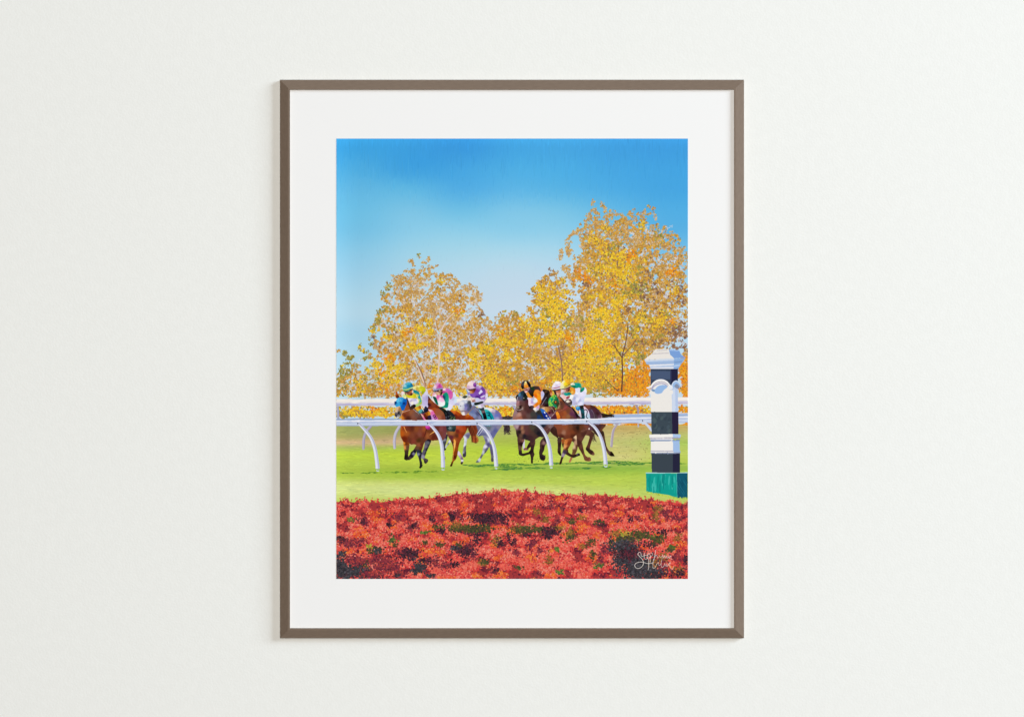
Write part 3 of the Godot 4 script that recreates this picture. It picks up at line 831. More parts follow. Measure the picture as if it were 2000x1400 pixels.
func pink_rider_horse() -> void:
	zone(860, 825, 0.06785)
	# grey far legs seen under the bays
	form([30, 520, 96, 400, 214, 330, 204, 420, 172, 560, 132, 690, 164, 760, 130, 804, 88, 780, 76, 640], [[100, 480, "8c909c"], [170, 420, "3c3a44"], [120, 600, "4a4c58"], [120, 770, "2c2c34"]], 14)
	form([258, 500, 296, 552, 204, 664, 146, 742, 130, 700, 200, 610], [[270, 530, "d8dce4"], [180, 650, "c0c4d0"], [220, 640, "6c7080"]], 8)
	zdab(118, 1020, 26, 56, 0.0, "5a4e54")
	form([486, 880, 530, 815, 604, 930, 654, 1030, 664, 1100, 632, 1196, 590, 1184, 590, 1080, 518, 960], [[520, 900, "e0d4e0"], [560, 980, "b8a4b8"], [620, 1040, "846878"], [620, 1090, "e8e4ec"], [620, 1170, "3c2c34"]], 14)
	# tail
	for i in 110:
		var x := 800 + rng.randf() * 220
		stroke(["5c2a18", "74341c", "481e14", "8a4220", "7a3018"][i % 5], [x, 80 + rng.randf() * 60, x + 20 + rng.randf() * 30, 240, x * 0.5 + 470 + rng.randf() * 60, 380, x * 0.5 + 480 + rng.randf() * 90, 480 + rng.randf() * 120], 26, 7)
	for i in 24:
		var x := 930 + rng.randf() * 150
		stroke(["b85a2c", "a04a24"][i % 2], [x, 380 + rng.randf() * 60, x + 10, 460, x + rng.randf() * 24, 520 + rng.randf() * 60], 8, 4)
	# quarters and hind leg
	form([150, 50, 790, 50, 786, 150, 704, 330, 622, 450, 562, 560, 522, 700, 502, 850, 482, 950, 442, 1060, 372, 1140, 332, 1254, 276, 1244, 328, 1120, 348, 1000, 368, 800, 356, 680, 308, 540, 248, 440, 196, 330, 166, 220], [[200, 150, "504440"], [500, 130, "c05a38"], [600, 200, "b8532c"], [700, 150, "b4481e"], [480, 250, "803028"], [400, 250, "a06838"], [320, 300, "a87040"], [560, 380, "b4481e"], [480, 380, "6a3c28"], [300, 430, "6c3440"], [420, 500, "b06030"], [520, 480, "9c4a24"], [430, 700, "a05420"], [500, 650, "94421c"], [430, 900, "8c4418"], [360, 1080, "a05a20"], [420, 1000, "6a2a14"], [310, 1220, "4c2014"], [650, 360, "94401c"], [340, 600, "5a2c30"], [760, 120, "74301a"]], 150)
	form([388, 478, 444, 540, 434, 650, 416, 760, 390, 860, 366, 910, 384, 700], [[410, 520, "f4b04c"], [410, 650, "f8bc60"], [390, 820, "e89838"]], 6)
	stroke("e09a50", [372, 900, 368, 990, 350, 1080], 18, 10)
	form([170, 70, 432, 70, 424, 242, 330, 254, 200, 224], [[220, 120, "2c3c40"], [300, 160, "50605c"], [390, 120, "3c4c48"], [380, 220, "2c3c40"]], 14)
	for i in 10:
		stroke("8c9a9c", [210 + rng.randf() * 110, 90 + rng.randf() * 90, 240 + rng.randf() * 110, 130 + rng.randf() * 80], 7, 5)
	zone(880, 740, 0.07501)
	form([-80, 834, 60, 826, 150, 836, 240, 884, 330, 946, 440, 926, 544, 958, 624, 1040, 664, 1100, 664, 1190, -80, 1190], [[80, 860, "d8702c"], [180, 895, "b8501c"], [120, 960, "7c3020"], [300, 1000, "8a3c24"], [450, 950, "c06020"], [560, 1000, "b05018"], [480, 1030, "9c3c10"], [200, 1040, "7a3428"], [610, 1060, "883c28"]], 60)
	zone(765, 740, 0.07501)
	# neck
	form([936, 436, 1000, 500, 1080, 590, 1204, 690, 1270, 770, 1100, 790, 950, 790, 928, 620], [[960, 500, "6a2c20"], [1020, 580, "a05830"], [956, 680, "4a2030"], [1080, 680, "94482c"], [1190, 730, "843820"], [1000, 750, "8c4028"]], 40)
	# saddle
	form([1216, 738, 1300, 736, 1400, 796, 1480, 828, 1560, 856, 1650, 980, 1650, 1066, 1376, 1066, 1356, 930, 1286, 830], [[1290, 780, "30382c"], [1400, 900, "1c2420"], [1480, 900, "20202c"], [1560, 960, "2c3834"], [1440, 1020, "2c2c38"], [1620, 1040, "344434"]], 30)
	for i in 14:
		zdab(rng.randf_range(1500, 1640), rng.randf_range(950, 1060), 16, 6, -0.5, ["8cb060", "586c50", "a8b898"][i % 3])
	for i in 10:
		zdab(rng.randf_range(1380, 1500), rng.randf_range(860, 1040), 14, 5, 0.8, "6c7480")
	# rider
	form([1486, 535, 1560, 508, 1600, 336, 1664, 400, 1694, 500, 1684, 604, 1604, 684, 1534, 804, 1440, 824, 1386, 760, 1460, 730], [[1620, 420, "dce0f4"], [1560, 600, "d8d4f0"], [1664, 560, "d0e4f4"], [1500, 700, "e4e0f8"], [1440, 790, "dce8f0"], [1580, 520, "c4c0e4"]], 30)
	poly("20242e", [1450, 806, 1560, 856, 1644, 960, 1560, 964, 1470, 900])
	form([1058, 390, 1110, 346, 1174, 420, 1204, 504, 1130, 484, 1068, 462], [[1090, 380, "e8a8b8"], [1130, 430, "f4e4ec"]], 6)
	form([1072, 458, 1140, 468, 1204, 560, 1226, 664, 1168, 654, 1106, 560], [[1100, 490, "245c4c"], [1170, 570, "0c6c50"], [1200, 640, "0c8060"]], 8)
	form([1166, 428, 1332, 418, 1354, 520, 1384, 580, 1384, 654, 1320, 714, 1240, 706, 1198, 600], [[1210, 470, "e868b0"], [1260, 500, "f8d0e4"], [1300, 450, "d85ca4"], [1300, 550, "f8c0e0"], [1240, 620, "e8f0f4"], [1320, 640, "f8f4f4"], [1310, 690, "e8f4f4"]], 20)
	form([1306, 270, 1400, 236, 1504, 256, 1576, 330, 1594, 420, 1564, 504, 1508, 524, 1470, 400, 1400, 350, 1326, 374], [[1360, 265, "f8d8e8"], [1440, 270, "d070c0"], [1520, 330, "d858b0"], [1564, 430, "e068b0"], [1350, 340, "c84898"], [1520, 270, "b88ccc"]], 20)
	form([1336, 400, 1400, 346, 1454, 366, 1484, 450, 1484, 560, 1474, 684, 1450, 744, 1350, 744, 1286, 724, 1368, 690, 1388, 600, 1350, 520, 1326, 460], [[1400, 400, "0c9c7c"], [1440, 480, "10a888"], [1350, 470, "2c4c70"], [1440, 640, "089074"], [1340, 722, "10a080"], [1470, 600, "3cb498"]], 24)
	poly("2a2c2c", [1226, 738, 1300, 724, 1330, 760, 1270, 790])
	form([1108, 336, 1304, 296, 1314, 380, 1262, 434, 1220, 404, 1176, 390], [[1150, 350, "d8a898"], [1240, 350, "a87858"], [1296, 380, "302428"], [1220, 380, "e8c090"]], 6)
	stroke("2c2830", [1108, 320, 1220, 304, 1312, 280], 38, 36)
	zdab(1246, 300, 22, 12, -0.3, "e8d8a0")
	poly("f0c8d0", [1168, 118, 1186, 8, 1208, 60, 1244, 118])
	form([1076, 264, 1088, 190, 1140, 128, 1200, 98, 1272, 118, 1324, 190, 1336, 252, 1280, 264, 1180, 296, 1098, 306], [[1120, 200, "ead0e0"], [1180, 130, "e098cc"], [1240, 180, "c840a0"], [1294, 160, "d870b8"], [1114, 270, "b8b8d4"], [1200, 240, "c868b0"]], 14)
	stroke("8098b8", [1104, 290, 1190, 268, 1316, 240], 28, 28)


func blue_hood_horse() -> void:
	zone(765, 740, 0.07501)
	# hind leg beyond
	form([896, 1507, 1000, 1520, 1030, 1567, 1014, 1650, 962, 1770, 904, 1900, 872, 2000, 862, 2050, 934, 2087, 944, 2140, 892, 2200, 848, 2180, 828, 2107, 788, 2070, 756, 2030, 788, 1917, 838, 1787, 858, 1667], [[960, 1560, "2a1e28"], [1000, 1600, "382630"], [940, 1660, "6c7078"], [980, 1720, "3a3c44"], [880, 1760, "7a7288"], [930, 1820, "30323c"], [840, 1900, "6a6478"], [890, 1930, "34363c"], [800, 2030, "9a96a8"], [890, 2120, "5a5054"], [850, 2150, "38342e"], [900, 2170, "4a3c42"]], 60)
	# folded foreleg
	form([420, 2040, 470, 1970, 500, 1897, 560, 1850, 640, 1727, 656, 1840, 612, 1950, 562, 2030, 500, 2080, 440, 2112], [[620, 1790, "6c4a34"], [520, 1900, "28202c"], [560, 1930, "8a88a0"], [500, 1990, "2c2438"], [460, 2060, "54443e"], [590, 1890, "242430"]], 20)
	form([266, 1560, 330, 1490, 424, 1500, 460, 1640, 452, 1790, 434, 1900, 424, 2020, 446, 2090, 380, 2114, 322, 2080, 334, 1980, 328, 1870, 308, 1760, 296, 1640], [[320, 1660, "e8942c"], [330, 1780, "e4984c"], [300, 1600, "c46c28"], [390, 1600, "c47a24"], [370, 1680, "74381c"], [400, 1780, "70503a"], [390, 1900, "4c3c30"], [360, 2040, "2e2624"], [420, 2080, "383030"], [380, 1540, "a85c28"]], 50)
	# trunk, neck and chest
	form([378, 486, 432, 556, 472, 680, 502, 766, 560, 756, 640, 786, 760, 856, 900, 826, 1000, 776, 1120, 751, 1240, 781, 1344, 868, 1394, 1000, 1414, 1200, 1430, 1380, 1404, 1504, 1334, 1594, 1200, 1592, 1050, 1600, 960, 1560, 890, 1600, 834, 1690, 800, 1800, 770, 1860, 680, 1860, 640, 1726, 570, 1696, 500, 1706, 430, 1650, 336, 1650, 268, 1574, 228, 1484, 218, 1370, 232, 1240, 244, 1060, 248, 960, 280, 860, 340, 756, 380, 640], [[400, 600, "9a5236"], [330, 830, "a8602f"], [258, 1000, "e08a2a"], [330, 950, "7a3a2a"], [420, 900, "8a4a34"], [480, 880, "9c6242"], [420, 1020, "5a3026"], [560, 960, "8e5c4c"], [640, 950, "7a5a52"], [700, 1030, "6a4440"], [600, 1040, "8a5444"], [1080, 790, "b4562a"], [1200, 830, "a45c40"], [1260, 900, "9c6040"], [1230, 1000, "b06e50"], [1350, 1000, "8c4c38"], [236, 1260, "c06a2c"], [296, 1260, "9c4420"], [380, 1400, "b0602c"], [256, 1420, "c4621e"], [320, 1560, "7a3018"], [420, 1300, "7c3e2c"], [520, 1280, "6a3628"], [540, 1480, "8a4c34"], [640, 1300, "94532f"], [640, 1500, "7c4030"]
		, [760, 1300, "8a4a3c"], [720, 1440, "8e5244"], [820, 1300, "a85a30"], [840, 1450, "843c2c"], [790, 1580, "70402c"], [700, 1600, "5a3c20"], [560, 1620, "8e4638"], [470, 1600, "7a4030"], [960, 1340, "7a4428"], [1000, 1470, "8a4a30"], [930, 1470, "a8643a"], [1090, 1510, "6c3220"], [1130, 1574, "7a3a28"], [1290, 1300, "8e5050"], [1290, 1430, "84483e"], [1380, 1300, "7c4444"], [1390, 1450, "804c50"], [1180, 1290, "6e3a30"], [700, 1700, "94593e"], [740, 1800, "84482e"]], 420)
	stroke("e89a50", [318, 1240, 345, 1312, 388, 1394], 26, 12)
	stroke("4c1c14", [902, 1290, 872, 1430, 820, 1540], 20, 12)
	stroke("f0b058", [985, 1452, 1050, 1404, 1104, 1370], 10, 30)
	stroke("5a2e20", [430, 1500, 470, 1600, 500, 1690], 10, 8)
	stroke("6a3424", [1130, 1300, 1190, 1420, 1230, 1580], 14, 10)
	# standing foreleg
	form([640, 1720, 790, 1660, 826, 1670, 796, 1780, 776, 1860, 784, 1930, 764, 2050, 774, 2130, 796, 2200, 804, 2250, 752, 2324, 722, 2308, 728, 2216, 708, 2096, 688, 2026, 652, 1946, 648, 1850], [[700, 1720, "9a5a3c"], [780, 1700, "743a28"], [680, 1800, "70503a"], [740, 1810, "6c3c28"], [690, 1880, "34404a"], [750, 1900, "2c2c34"], [700, 1960, "8890a0"], [740, 1990, "2a2e36"], [740, 2100, "38383c"], [760, 2240, "302c30"], [750, 2310, "1c1a1e"]], 40)
	# saddle cloths
	poly("7a2c58", [740, 880, 840, 890, 920, 1066, 820, 1066])
	form([742, 884, 800, 926, 906, 1066, 846, 1066], [[780, 920, "f0b4a0"], [860, 1040, "e87aa8"]], 6)
	form([868, 892, 930, 950, 970, 1066, 896, 1066, 826, 950], [[880, 940, "7a3420"], [930, 1040, "4c1c14"]], 8)
	form([936, 784, 1064, 816, 1114, 900, 1174, 990, 1206, 1066, 1036, 1066, 1008, 960, 996, 860], [[1000, 810, "f0c0c8"], [1060, 880, "e870b8"], [1140, 990, "d860b0"], [1040, 1010, "c898d8"], [1100, 1050, "e0a8d8"]], 14)
	poly("2c1c40", [930, 950, 1006, 936, 1036, 1066, 966, 1066])
	for q in [[1104, 960], [1126, 1012]]:
		stroke("3a0c44", [q[0] - 22, q[1] - 20, q[0] + 14, q[1] - 26, q[0] + 34, q[1] + 8, q[0] + 4, q[1] + 28, q[0] - 26, q[1] + 6, q[0] - 22, q[1] - 20], 17, 17)
	form([878, 1195, 1004, 1195, 994, 1294, 942, 1316, 888, 1276], [[930, 1240, "e04cb0"], [960, 1300, "a83088"]], 8)
	form([876, 876, 980, 846, 1014, 922, 918, 956], [[910, 900, "a85c18"], [980, 890, "d89428"]], 6)
	# mane, reins
	poly("402420", [372, 480, 410, 500, 452, 610, 480, 700, 474, 770, 440, 700, 400, 570])
	stroke("e4b4a4", [262, 866, 380, 832, 476, 800], 12, 9)
	stroke("b8b0b4", [540, 770, 640, 840, 726, 924], 16, 12)
	stroke("ece4e4", [610, 836, 680, 870, 720, 912], 8, 6)
	stroke("3c3c34", [600, 800, 700, 880, 780, 1000, 800, 1060], 14, 18)
	# head
	form([108, 740, 190, 716, 244, 786, 266, 850, 264, 904, 232, 966, 190, 1006, 130, 1006, 86, 964, 70, 900, 92, 830], [[140, 760, "e0b890"], [205, 780, "b08050"], [118, 840, "d8c0a0"], [176, 880, "3c3c44"], [240, 870, "a08060"], [118, 900, "6a6470"], [106, 955, "3a3040"], [180, 960, "8a8e94"], [150, 996, "d8d4cc"], [226, 930, "5c5c60"]], 40)
	zdab(170, 890, 16, 24, 0.4, "182030")
	stroke("e8e2dc", [90, 990, 150, 1012, 214, 960], 12, 10)
	stroke("38384c", [150, 1044, 180, 1016, 240, 950], 12, 8)
	stroke("d8b0a0", [240, 950, 270, 880, 300, 850], 10, 10)
	stroke("6c4830", [220, 730, 250, 790, 262, 850], 9, 9)
	form([104, 322, 142, 346, 184, 440, 206, 492, 130, 504, 96, 440], [[120, 380, "c06028"], [150, 450, "7a3418"], [180, 480, "34201c"]], 8)
	form([316, 366, 362, 374, 376, 470, 310, 504], [[340, 400, "6c3424"], [340, 460, "3c1c18"]], 6)
	form([96, 590, 150, 500, 190, 478, 290, 481, 384, 526, 390, 640, 354, 720, 322, 794, 270, 826, 238, 764, 200, 704, 130, 726, 92, 694, 66, 654, 72, 580], [[150, 560, "50c4ee"], [180, 640, "3cb0e8"], [128, 684, "38a8e0"], [256, 520, "3aa0e4"], [330, 560, "1470cc"], [300, 700, "1068c8"], [270, 780, "1470d0"], [356, 640, "0c58b0"], [84, 620, "1a4c90"], [226, 620, "2088d8"], [210, 560, "48b8ec"]], 40)
	stroke("8ce0f8", [170, 530, 156, 620], 16, 8)
	stroke("9ce4fa", [218, 524, 210, 600], 13, 7)
	stroke("78d4f4", [258, 530, 244, 600], 11, 6)
	stroke("1464b4", [196, 540, 186, 630], 9, 6)
	stroke("1464b4", [240, 540, 228, 640], 9, 6)
	zdab(312, 640, 40, 46, 0.2, "1250a4")
	zdab(318, 632, 24, 28, 0.2, "0a2c70")
	zdab(84, 616, 18, 40, 0.1, "14305c")
	# rider
	form([796, 404, 860, 246, 904, 252, 934, 330, 946, 470, 936, 650, 946, 724, 880, 776, 816, 744, 786, 600], [[840, 500, "c0b8e0"], [900, 340, "d8d4ec"], [880, 650, "c4bce4"], [820, 420, "d0ccec"], [924, 500, "b0a8d8"], [870, 740, "d8d4f0"]], 40)
	form([246, 350, 300, 326, 364, 420, 376, 504, 300, 484], [[280, 370, "f0dce4"], [330, 430, "d0e488"], [350, 480, "f0e8a0"]], 8)
	form([416, 500, 604, 488, 646, 540, 646, 624, 584, 664, 520, 676, 466, 600], [[470, 530, "e8e0f0"], [600, 540, "c0bce0"], [520, 610, "f8f0dc"], [610, 600, "e4e0f4"], [500, 570, "b8b0d4"]], 16)
	form([616, 740, 744, 696, 764, 780, 684, 836, 626, 794], [[660, 760, "e8a828"], [730, 740, "b86818"], [690, 800, "e0c030"]], 8)
	form([696, 834, 784, 776, 866, 850, 820, 896, 716, 886], [[740, 830, "58b0b4"], [820, 870, "304c58"]], 8)
	stroke("f4f0ec", [770, 710, 790, 770, 830, 830], 20, 16)
	form([836, 794, 880, 704, 956, 790, 924, 856, 850, 866], [[880, 760, "343850"], [900, 830, "20243c"]], 6)
	form([541, 220, 600, 186, 700, 166, 804, 186, 866, 230, 886, 290, 844, 364, 800, 408, 766, 330, 700, 290, 616, 264], [[600, 205, "f4e890"], [690, 182, "f0ec9c"], [660, 235, "c8b448"], [760, 230, "c8cc20"], [850, 260, "c4c818"], [806, 356, "a8b018"], [740, 280, "dcdc38"]], 26)
	form([366, 440, 400, 406, 470, 428, 560, 396, 624, 396, 646, 470, 600, 506, 500, 494, 430, 496], [[420, 460, "dcd020"], [520, 450, "e4dc30"], [600, 440, "d0c81c"]], 12)
	form([546, 268, 600, 286, 684, 316, 726, 380, 746, 480, 778, 560, 784, 634, 726, 684, 650, 720, 598, 706, 618, 660, 690, 620, 690, 540, 664, 440, 620, 390, 556, 340], [[600, 310, "1c8c98"], [680, 370, "1c90a0"], [724, 470, "2898a8"], [746, 580, "48b0a0"], [650, 690, "98d088"], [660, 420, "c8d858"], [690, 560, "e0e460"], [640, 670, "d0e078"], [770, 610, "b8c840"]], 26)
	stroke("e4e468", [712, 340, 756, 440, 782, 560], 12, 12)
	stroke("f0f0a0", [640, 420, 684, 520, 700, 590], 16, 14)
	form([466, 764, 500, 696, 580, 656, 628, 690, 604, 744, 520, 796, 478, 796], [[520, 740, "483830"], [590, 700, "2c2424"], [490, 780, "5c3c30"]], 10)
	form([366, 340, 544, 284, 556, 360, 524, 424, 480, 430, 418, 414, 386, 370], [[420, 370, "8a5038"], [500, 320, "c0703c"], [500, 396, "5a2c28"], [544, 330, "f0d8c8"], [440, 404, "a86448"], [470, 360, "b06840"]], 8)
	stroke("34303c", [360, 338, 440, 312, 530, 262], 38, 34)
	zdab(436, 302, 26, 12, -0.4, "a8b4cc")
	form([281, 254, 298, 190, 340, 118, 430, 82, 504, 98, 550, 160, 550, 214, 480, 244, 400, 272, 310, 304, 286, 274], [[330, 180, "9cd4dc"], [380, 120, "58b8d0"], [450, 105, "48b8dc"], [430, 180, "1c94b8"], [520, 140, "1878a0"], [330, 240, "3ca0b0"], [480, 205, "1888b0"]], 16)
	stroke("b8e470", [294, 266, 380, 274, 470, 240, 542, 214], 26, 22)
	stroke("1c9070", [322, 308, 400, 306, 476, 268], 30, 22)


func hidden_horse() -> void:
	zone(1080, 790, 0.0857)
	form([-70, 430, 112, 430, 124, 746, 60, 724, 0, 684, -70, 590], [[20, 520, "583a34"], [80, 650, "4c3028"], [-30, 560, "483028"]], 20)
	form([106, 766, 194, 756, 190, 900, 178, 1050, 194, 1154, 160, 1156, 106, 1080, 112, 950], [[130, 830, "54403a"], [170, 900, "3c2824"], [140, 1000, "483830"], [170, 1120, "302420"]], 16)
	form([196, 796, 274, 776, 254, 870, 237, 980, 212, 930], [[230, 830, "a86030"], [235, 940, "5c3420"]], 6)
	form([1096, 596, 1152, 606, 1174, 680, 1194, 800, 1224, 950, 1284, 1050, 1344, 1071, 1400, 1150, 1394, 1178, 1300, 1164, 1246, 1100, 1196, 1000, 1146, 850, 1116, 740], [[1140, 650, "48342c"], [1170, 780, "684c3c"], [1230, 980, "5c4034"], [1340, 1120, "281c18"], [1280, 1090, "6c5044"], [1150, 900, "3c2c28"]], 30)
	zone(1000, 735, 0.04643)
	form([1284, 604, 1330, 546, 1500, 556, 1564, 600, 1646, 780, 1646, 864, 1564, 1000, 1546, 1250, 1400, 1296, 1174, 1286, 1154, 1200, 1216, 1050, 1276, 950, 1346, 800], [[1350, 580, "2c2428"], [1420, 640, "5c4838"], [1480, 720, "241c20"], [1560, 760, "483c30"], [1350, 950, "3c3048"], [1420, 1080, "40403c"], [1480, 1000, "2c2c24"], [1300, 1150, "4c2c38"], [1450, 1236, "301c20"], [1240, 1244, "8c6048"], [1600, 850, "3c3028"]], 50)
	stroke("c8c0d0", [1450, 880, 1350, 1030, 1256, 1196], 14, 11)
	form([1594, 590, 1640, 554, 1696, 680, 1654, 806, 1596, 720], [[1630, 620, "a04c28"], [1650, 720, "d89878"], [1610, 690, "c86c38"]], 6)
	zone(1060, 735, 0.06784)
	form([-10, 890, 130, 876, 156, 930, 40, 966, -10, 956], [[20, 920, "e0b890"], [100, 910, "c88c58"]], 6)
	form([356, 424, 514, 364, 516, 470, 440, 566, 396, 534], [[400, 440, "c87858"], [470, 420, "b86848"], [400, 496, "f0c0a0"], [476, 484, "d89078"], [440, 546, "c07858"]], 10)
	form([320, 440, 370, 420, 410, 540, 380, 560], [[340, 470, "3c2c34"], [390, 530, "5c3838"]], 4)
	stroke("241c24", [298, 402, 420, 384, 514, 352], 42, 42)
	form([260, 356, 278, 270, 330, 188, 400, 138, 484, 146, 530, 200, 526, 324, 440, 366, 330, 380], [[330, 240, "f0e8f0"], [420, 180, "f8f4f8"], [400, 260, "d8c8e4"], [494, 240, "e8dcec"]], 16)
	stroke("a02840", [284, 336, 400, 326, 520, 284], 20, 20)
	stroke("f4ecec", [276, 362, 400, 356, 518, 318], 14, 14)


func black_hood_horse() -> void:
	zone(1000, 800, 0.08217)
	# legs
	form([716, 690, 794, 640, 836, 760, 784, 860, 764, 960, 724, 1050, 796, 1098, 786, 1184, 740, 1211, 666, 1164, 646, 1010, 666, 900, 666, 780], [[700, 760, "5c4040"], [744, 780, "a07870"], [724, 880, "3c2828"], [690, 1000, "443434"], [730, 1140, "302428"], [766, 1110, "483c38"], [800, 720, "382828"], [690, 880, "584038"]], 40)
	form([344, 896, 380, 826, 440, 756, 458, 860, 404, 914, 386, 956, 290, 966, 276, 920], [[420, 800, "483030"], [380, 880, "3c2828"], [320, 940, "84484c"]], 12)
	stroke("c8b0a0", [274, 948, 330, 952, 384, 946], 10, 8)
	form([131, 630, 240, 670, 296, 720, 264, 800, 234, 900, 238, 1000, 262, 1040, 400, 1006, 426, 1050, 350, 1074, 250, 1100, 166, 1060, 156, 980, 141, 850], [[160, 720, "5c4038"], [200, 700, "745448"], [222, 820, "382020"], [176, 900, "6c5444"], [190, 1040, "3c3030"], [330, 1050, "382828"], [276, 724, "8c6058"]], 40)
	form([436, 730, 520, 740, 544, 690, 556, 780, 526, 900, 516, 990, 534, 1060, 504, 1150, 498, 1264, 452, 1264, 448, 1150, 426, 1060, 396, 1010, 436, 950, 448, 850], [[480, 780, "5c3c38"], [530, 740, "684a3c"], [490, 900, "443030"], [460, 1000, "302424"], [500, 1050, "4c3834"], [476, 1200, "3c2c2c"]], 30)
	# trunk below and above the rail
	form([92, 330, 970, 330, 934, 440, 874, 560, 804, 604, 740, 656, 660, 644, 560, 704, 500, 790, 430, 750, 370, 726, 290, 700, 240, 700, 134, 656, 106, 590, 91, 480], [[130, 400, "b89ca0"], [184, 420, "583040"], [226, 430, "b08058"], [248, 530, "a07058"], [180, 530, "302828"], [320, 430, "6c4444"], [340, 560, "684040"], [420, 480, "64443c"], [470, 440, "545040"], [500, 560, "5c443c"], [560, 520, "403838"], [620, 560, "282830"], [440, 670, "503438"], [350, 670, "443438"], [300, 620, "302c34"], [200, 610, "705444"], [136, 600, "443030"], [700, 450, "504048"], [780, 470, "6c4844"], [860, 450, "6c4440"], [900, 400, "887070"], [720, 380, "203044"], [560, 630, "584038"]], 200)
	stroke("a88880", [800, 500, 860, 440, 920, 380], 7, 5)
	form([100, -60, 420, -60, 700, -10, 800, 230, 1000, 180, 1040, 300, 90, 300], [[140, 60, "9c8088"], [200, 120, "b08068"], [230, 200, "b06040"], [300, 100, "70484c"], [350, 40, "744a44"], [400, 160, "70544c"], [470, 100, "5c5c48"], [900, 240, "4c2c34"], [560, 160, "583c38"]], 80)
	# saddle and cloth
	form([430, -20, 700, -30, 766, 232, 590, 232], [[500, 20, "34384c"], [580, 100, "38404c"], [650, 170, "2c4878"], [560, 6, "e0d8c8"], [710, 120, "3c3c34"], [620, 60, "3c3830"]], 24)
	form([676, -20, 752, -10, 854, 110, 906, 232, 796, 232, 736, 130], [[720, 20, "3878cc"], [770, 110, "1838a0"], [860, 200, "2450b0"], [830, 150, "142c80"]], 14)
	for q in [[778, 66, 26, 16], [822, 146, 24, 16], [862, 206, 22, 14]]:
		zdab(q[0], q[1], q[2], q[3], 0.9, "e4e8f4")
	# head and neck
	zone(1000, 735, 0.04643)
	form([176, 1250, 181, 1050, 201, 900, 248, 756, 300, 686, 400, 616, 484, 586, 574, 690, 646, 850, 696, 1000, 726, 1236, 890, 1380, 970, 1500, 1010, 1800, 230, 1800, 214, 1500, 180, 1400], [[270, 1080, "b8888c"], [238, 1180, "a87878"], [340, 1100, "6c4848"], [300, 950, "5c5868"], [430, 720, "2c4858"], [330, 760, "4c80a0"], [380, 880, "4c5c80"], [540, 760, "182020"], [560, 900, "28382c"], [480, 1150, "6c4c48"], [640, 1050, "5c3038"], [600, 1200, "5c3c38"], [350, 1280, "382420"], [250, 1300, "a09080"], [440, 1330, "8c6c60"], [560, 1350, "5c3c38"], [256, 1400, "4c2c2c"], [700, 1450, "583838"], [480, 1550, "744c48"], [300, 1600, "c09080"], [350, 1750, "a86850"], [500, 1700, "6c443c"], [700, 1650, "6c5450"], [850, 1600, "4c4c48"], [920, 1750, "4c4444"], [520, 660, "2c3c48"]], 120)
	zdab(516, 930, 66, 80, 0.2, "1a1e16")
	zdab(500, 910, 22, 26, 0.2, "b0b0a0")
	stroke("7cb0cc", [290, 740, 330, 830], 20, 12)
	stroke("182838", [400, 690, 370, 850], 16, 12)
	form([152, 900, 186, 796, 252, 764, 246, 844, 204, 864, 204, 990], [[200, 820, "181418"], [180, 900, "2c282c"]], 4)
	stroke("e8e4e8", [232, 870, 220, 940, 250, 980], 18, 14)
	form([264, 560, 332, 534, 356, 600, 300, 646], [[290, 590, "f0c8b4"], [340, 570, "a05048"]], 4)
	stroke("d8d0d4", [180, 1370, 260, 1420, 350, 1404, 450, 1350], 16, 16)
	stroke("a89890", [420, 1280, 460, 1340, 450, 1400], 16, 14)
	zdab(340, 1290, 34, 26, 0.3, "1c1210")
	# rider
	form([1212, 644, 1270, 604, 1346, 680, 1361, 760, 1314, 884, 1258, 966, 1226, 900], [[1260, 680, "d0c8ec"], [1310, 780, "b8c0ec"], [1270, 900, "d4d0e4"]], 14)
	form([652, 890, 860, 886, 966, 956, 1050, 1020, 944, 1104, 884, 1208, 760, 1248, 694, 1180, 684, 1000], [[740, 930, "f0d8e8"], [860, 960, "b8b8dc"], [740, 1080, "f0dce8"], [840, 1080, "b8a0d0"], [950, 1040, "e8f0f4"], [800, 1190, "e8d8ec"]], 24)
	form([890, 1344, 1000, 1286, 1124, 1234, 1160, 1280, 1086, 1410, 930, 1410], [[960, 1360, "f8f4ec"], [1080, 1300, "d8a8d0"], [1040, 1380, "c8c8e0"]], 8)
	form([730, 460, 820, 436, 960, 405, 1124, 414, 1208, 520, 1228, 630, 1100, 580, 980, 570, 926, 660, 914, 790, 874, 868, 796, 826, 716, 700, 684, 640], [[860, 510, "28482c"], [1000, 480, "4c3c3c"], [1120, 480, "584040"], [820, 620, "3c3438"], [860, 720, "383020"], [760, 600, "483848"], [860, 830, "301818"]], 30)
	form([1126, 396, 1214, 436, 1258, 560, 1226, 650, 1190, 520], [[1180, 440, "e09058"], [1230, 560, "e07030"]], 6)
	form([614, 700, 680, 684, 746, 786, 846, 856, 870, 894, 720, 896, 646, 804], [[670, 740, "f09030"], [740, 830, "f0a038"], [820, 880, "d88a48"]], 10)
	form([914, 680, 966, 574, 1050, 552, 1144, 584, 1206, 650, 1218, 800, 1228, 950, 1232, 1084, 1164, 1178, 1060, 1248, 960, 1318, 896, 1276, 884, 1220, 956, 1156, 1056, 1076, 1080, 1030, 1034, 934, 954, 864, 914, 780], [[960, 660, "f09020"], [1050, 600, "f49030"], [1000, 800, "f07010"], [1090, 760, "fca828"], [1150, 900, "f8a020"], [1120, 1040, "f8a428"], [1190, 1050, "e87818"], [1040, 1190, "e88018"], [940, 1250, "f8a050"], [1164, 700, "d88030"]], 40)
	form([704, 1270, 800, 1224, 890, 1224, 926, 1290, 864, 1356, 734, 1366], [[760, 1300, "3c3034"], [860, 1280, "584448"]], 8)
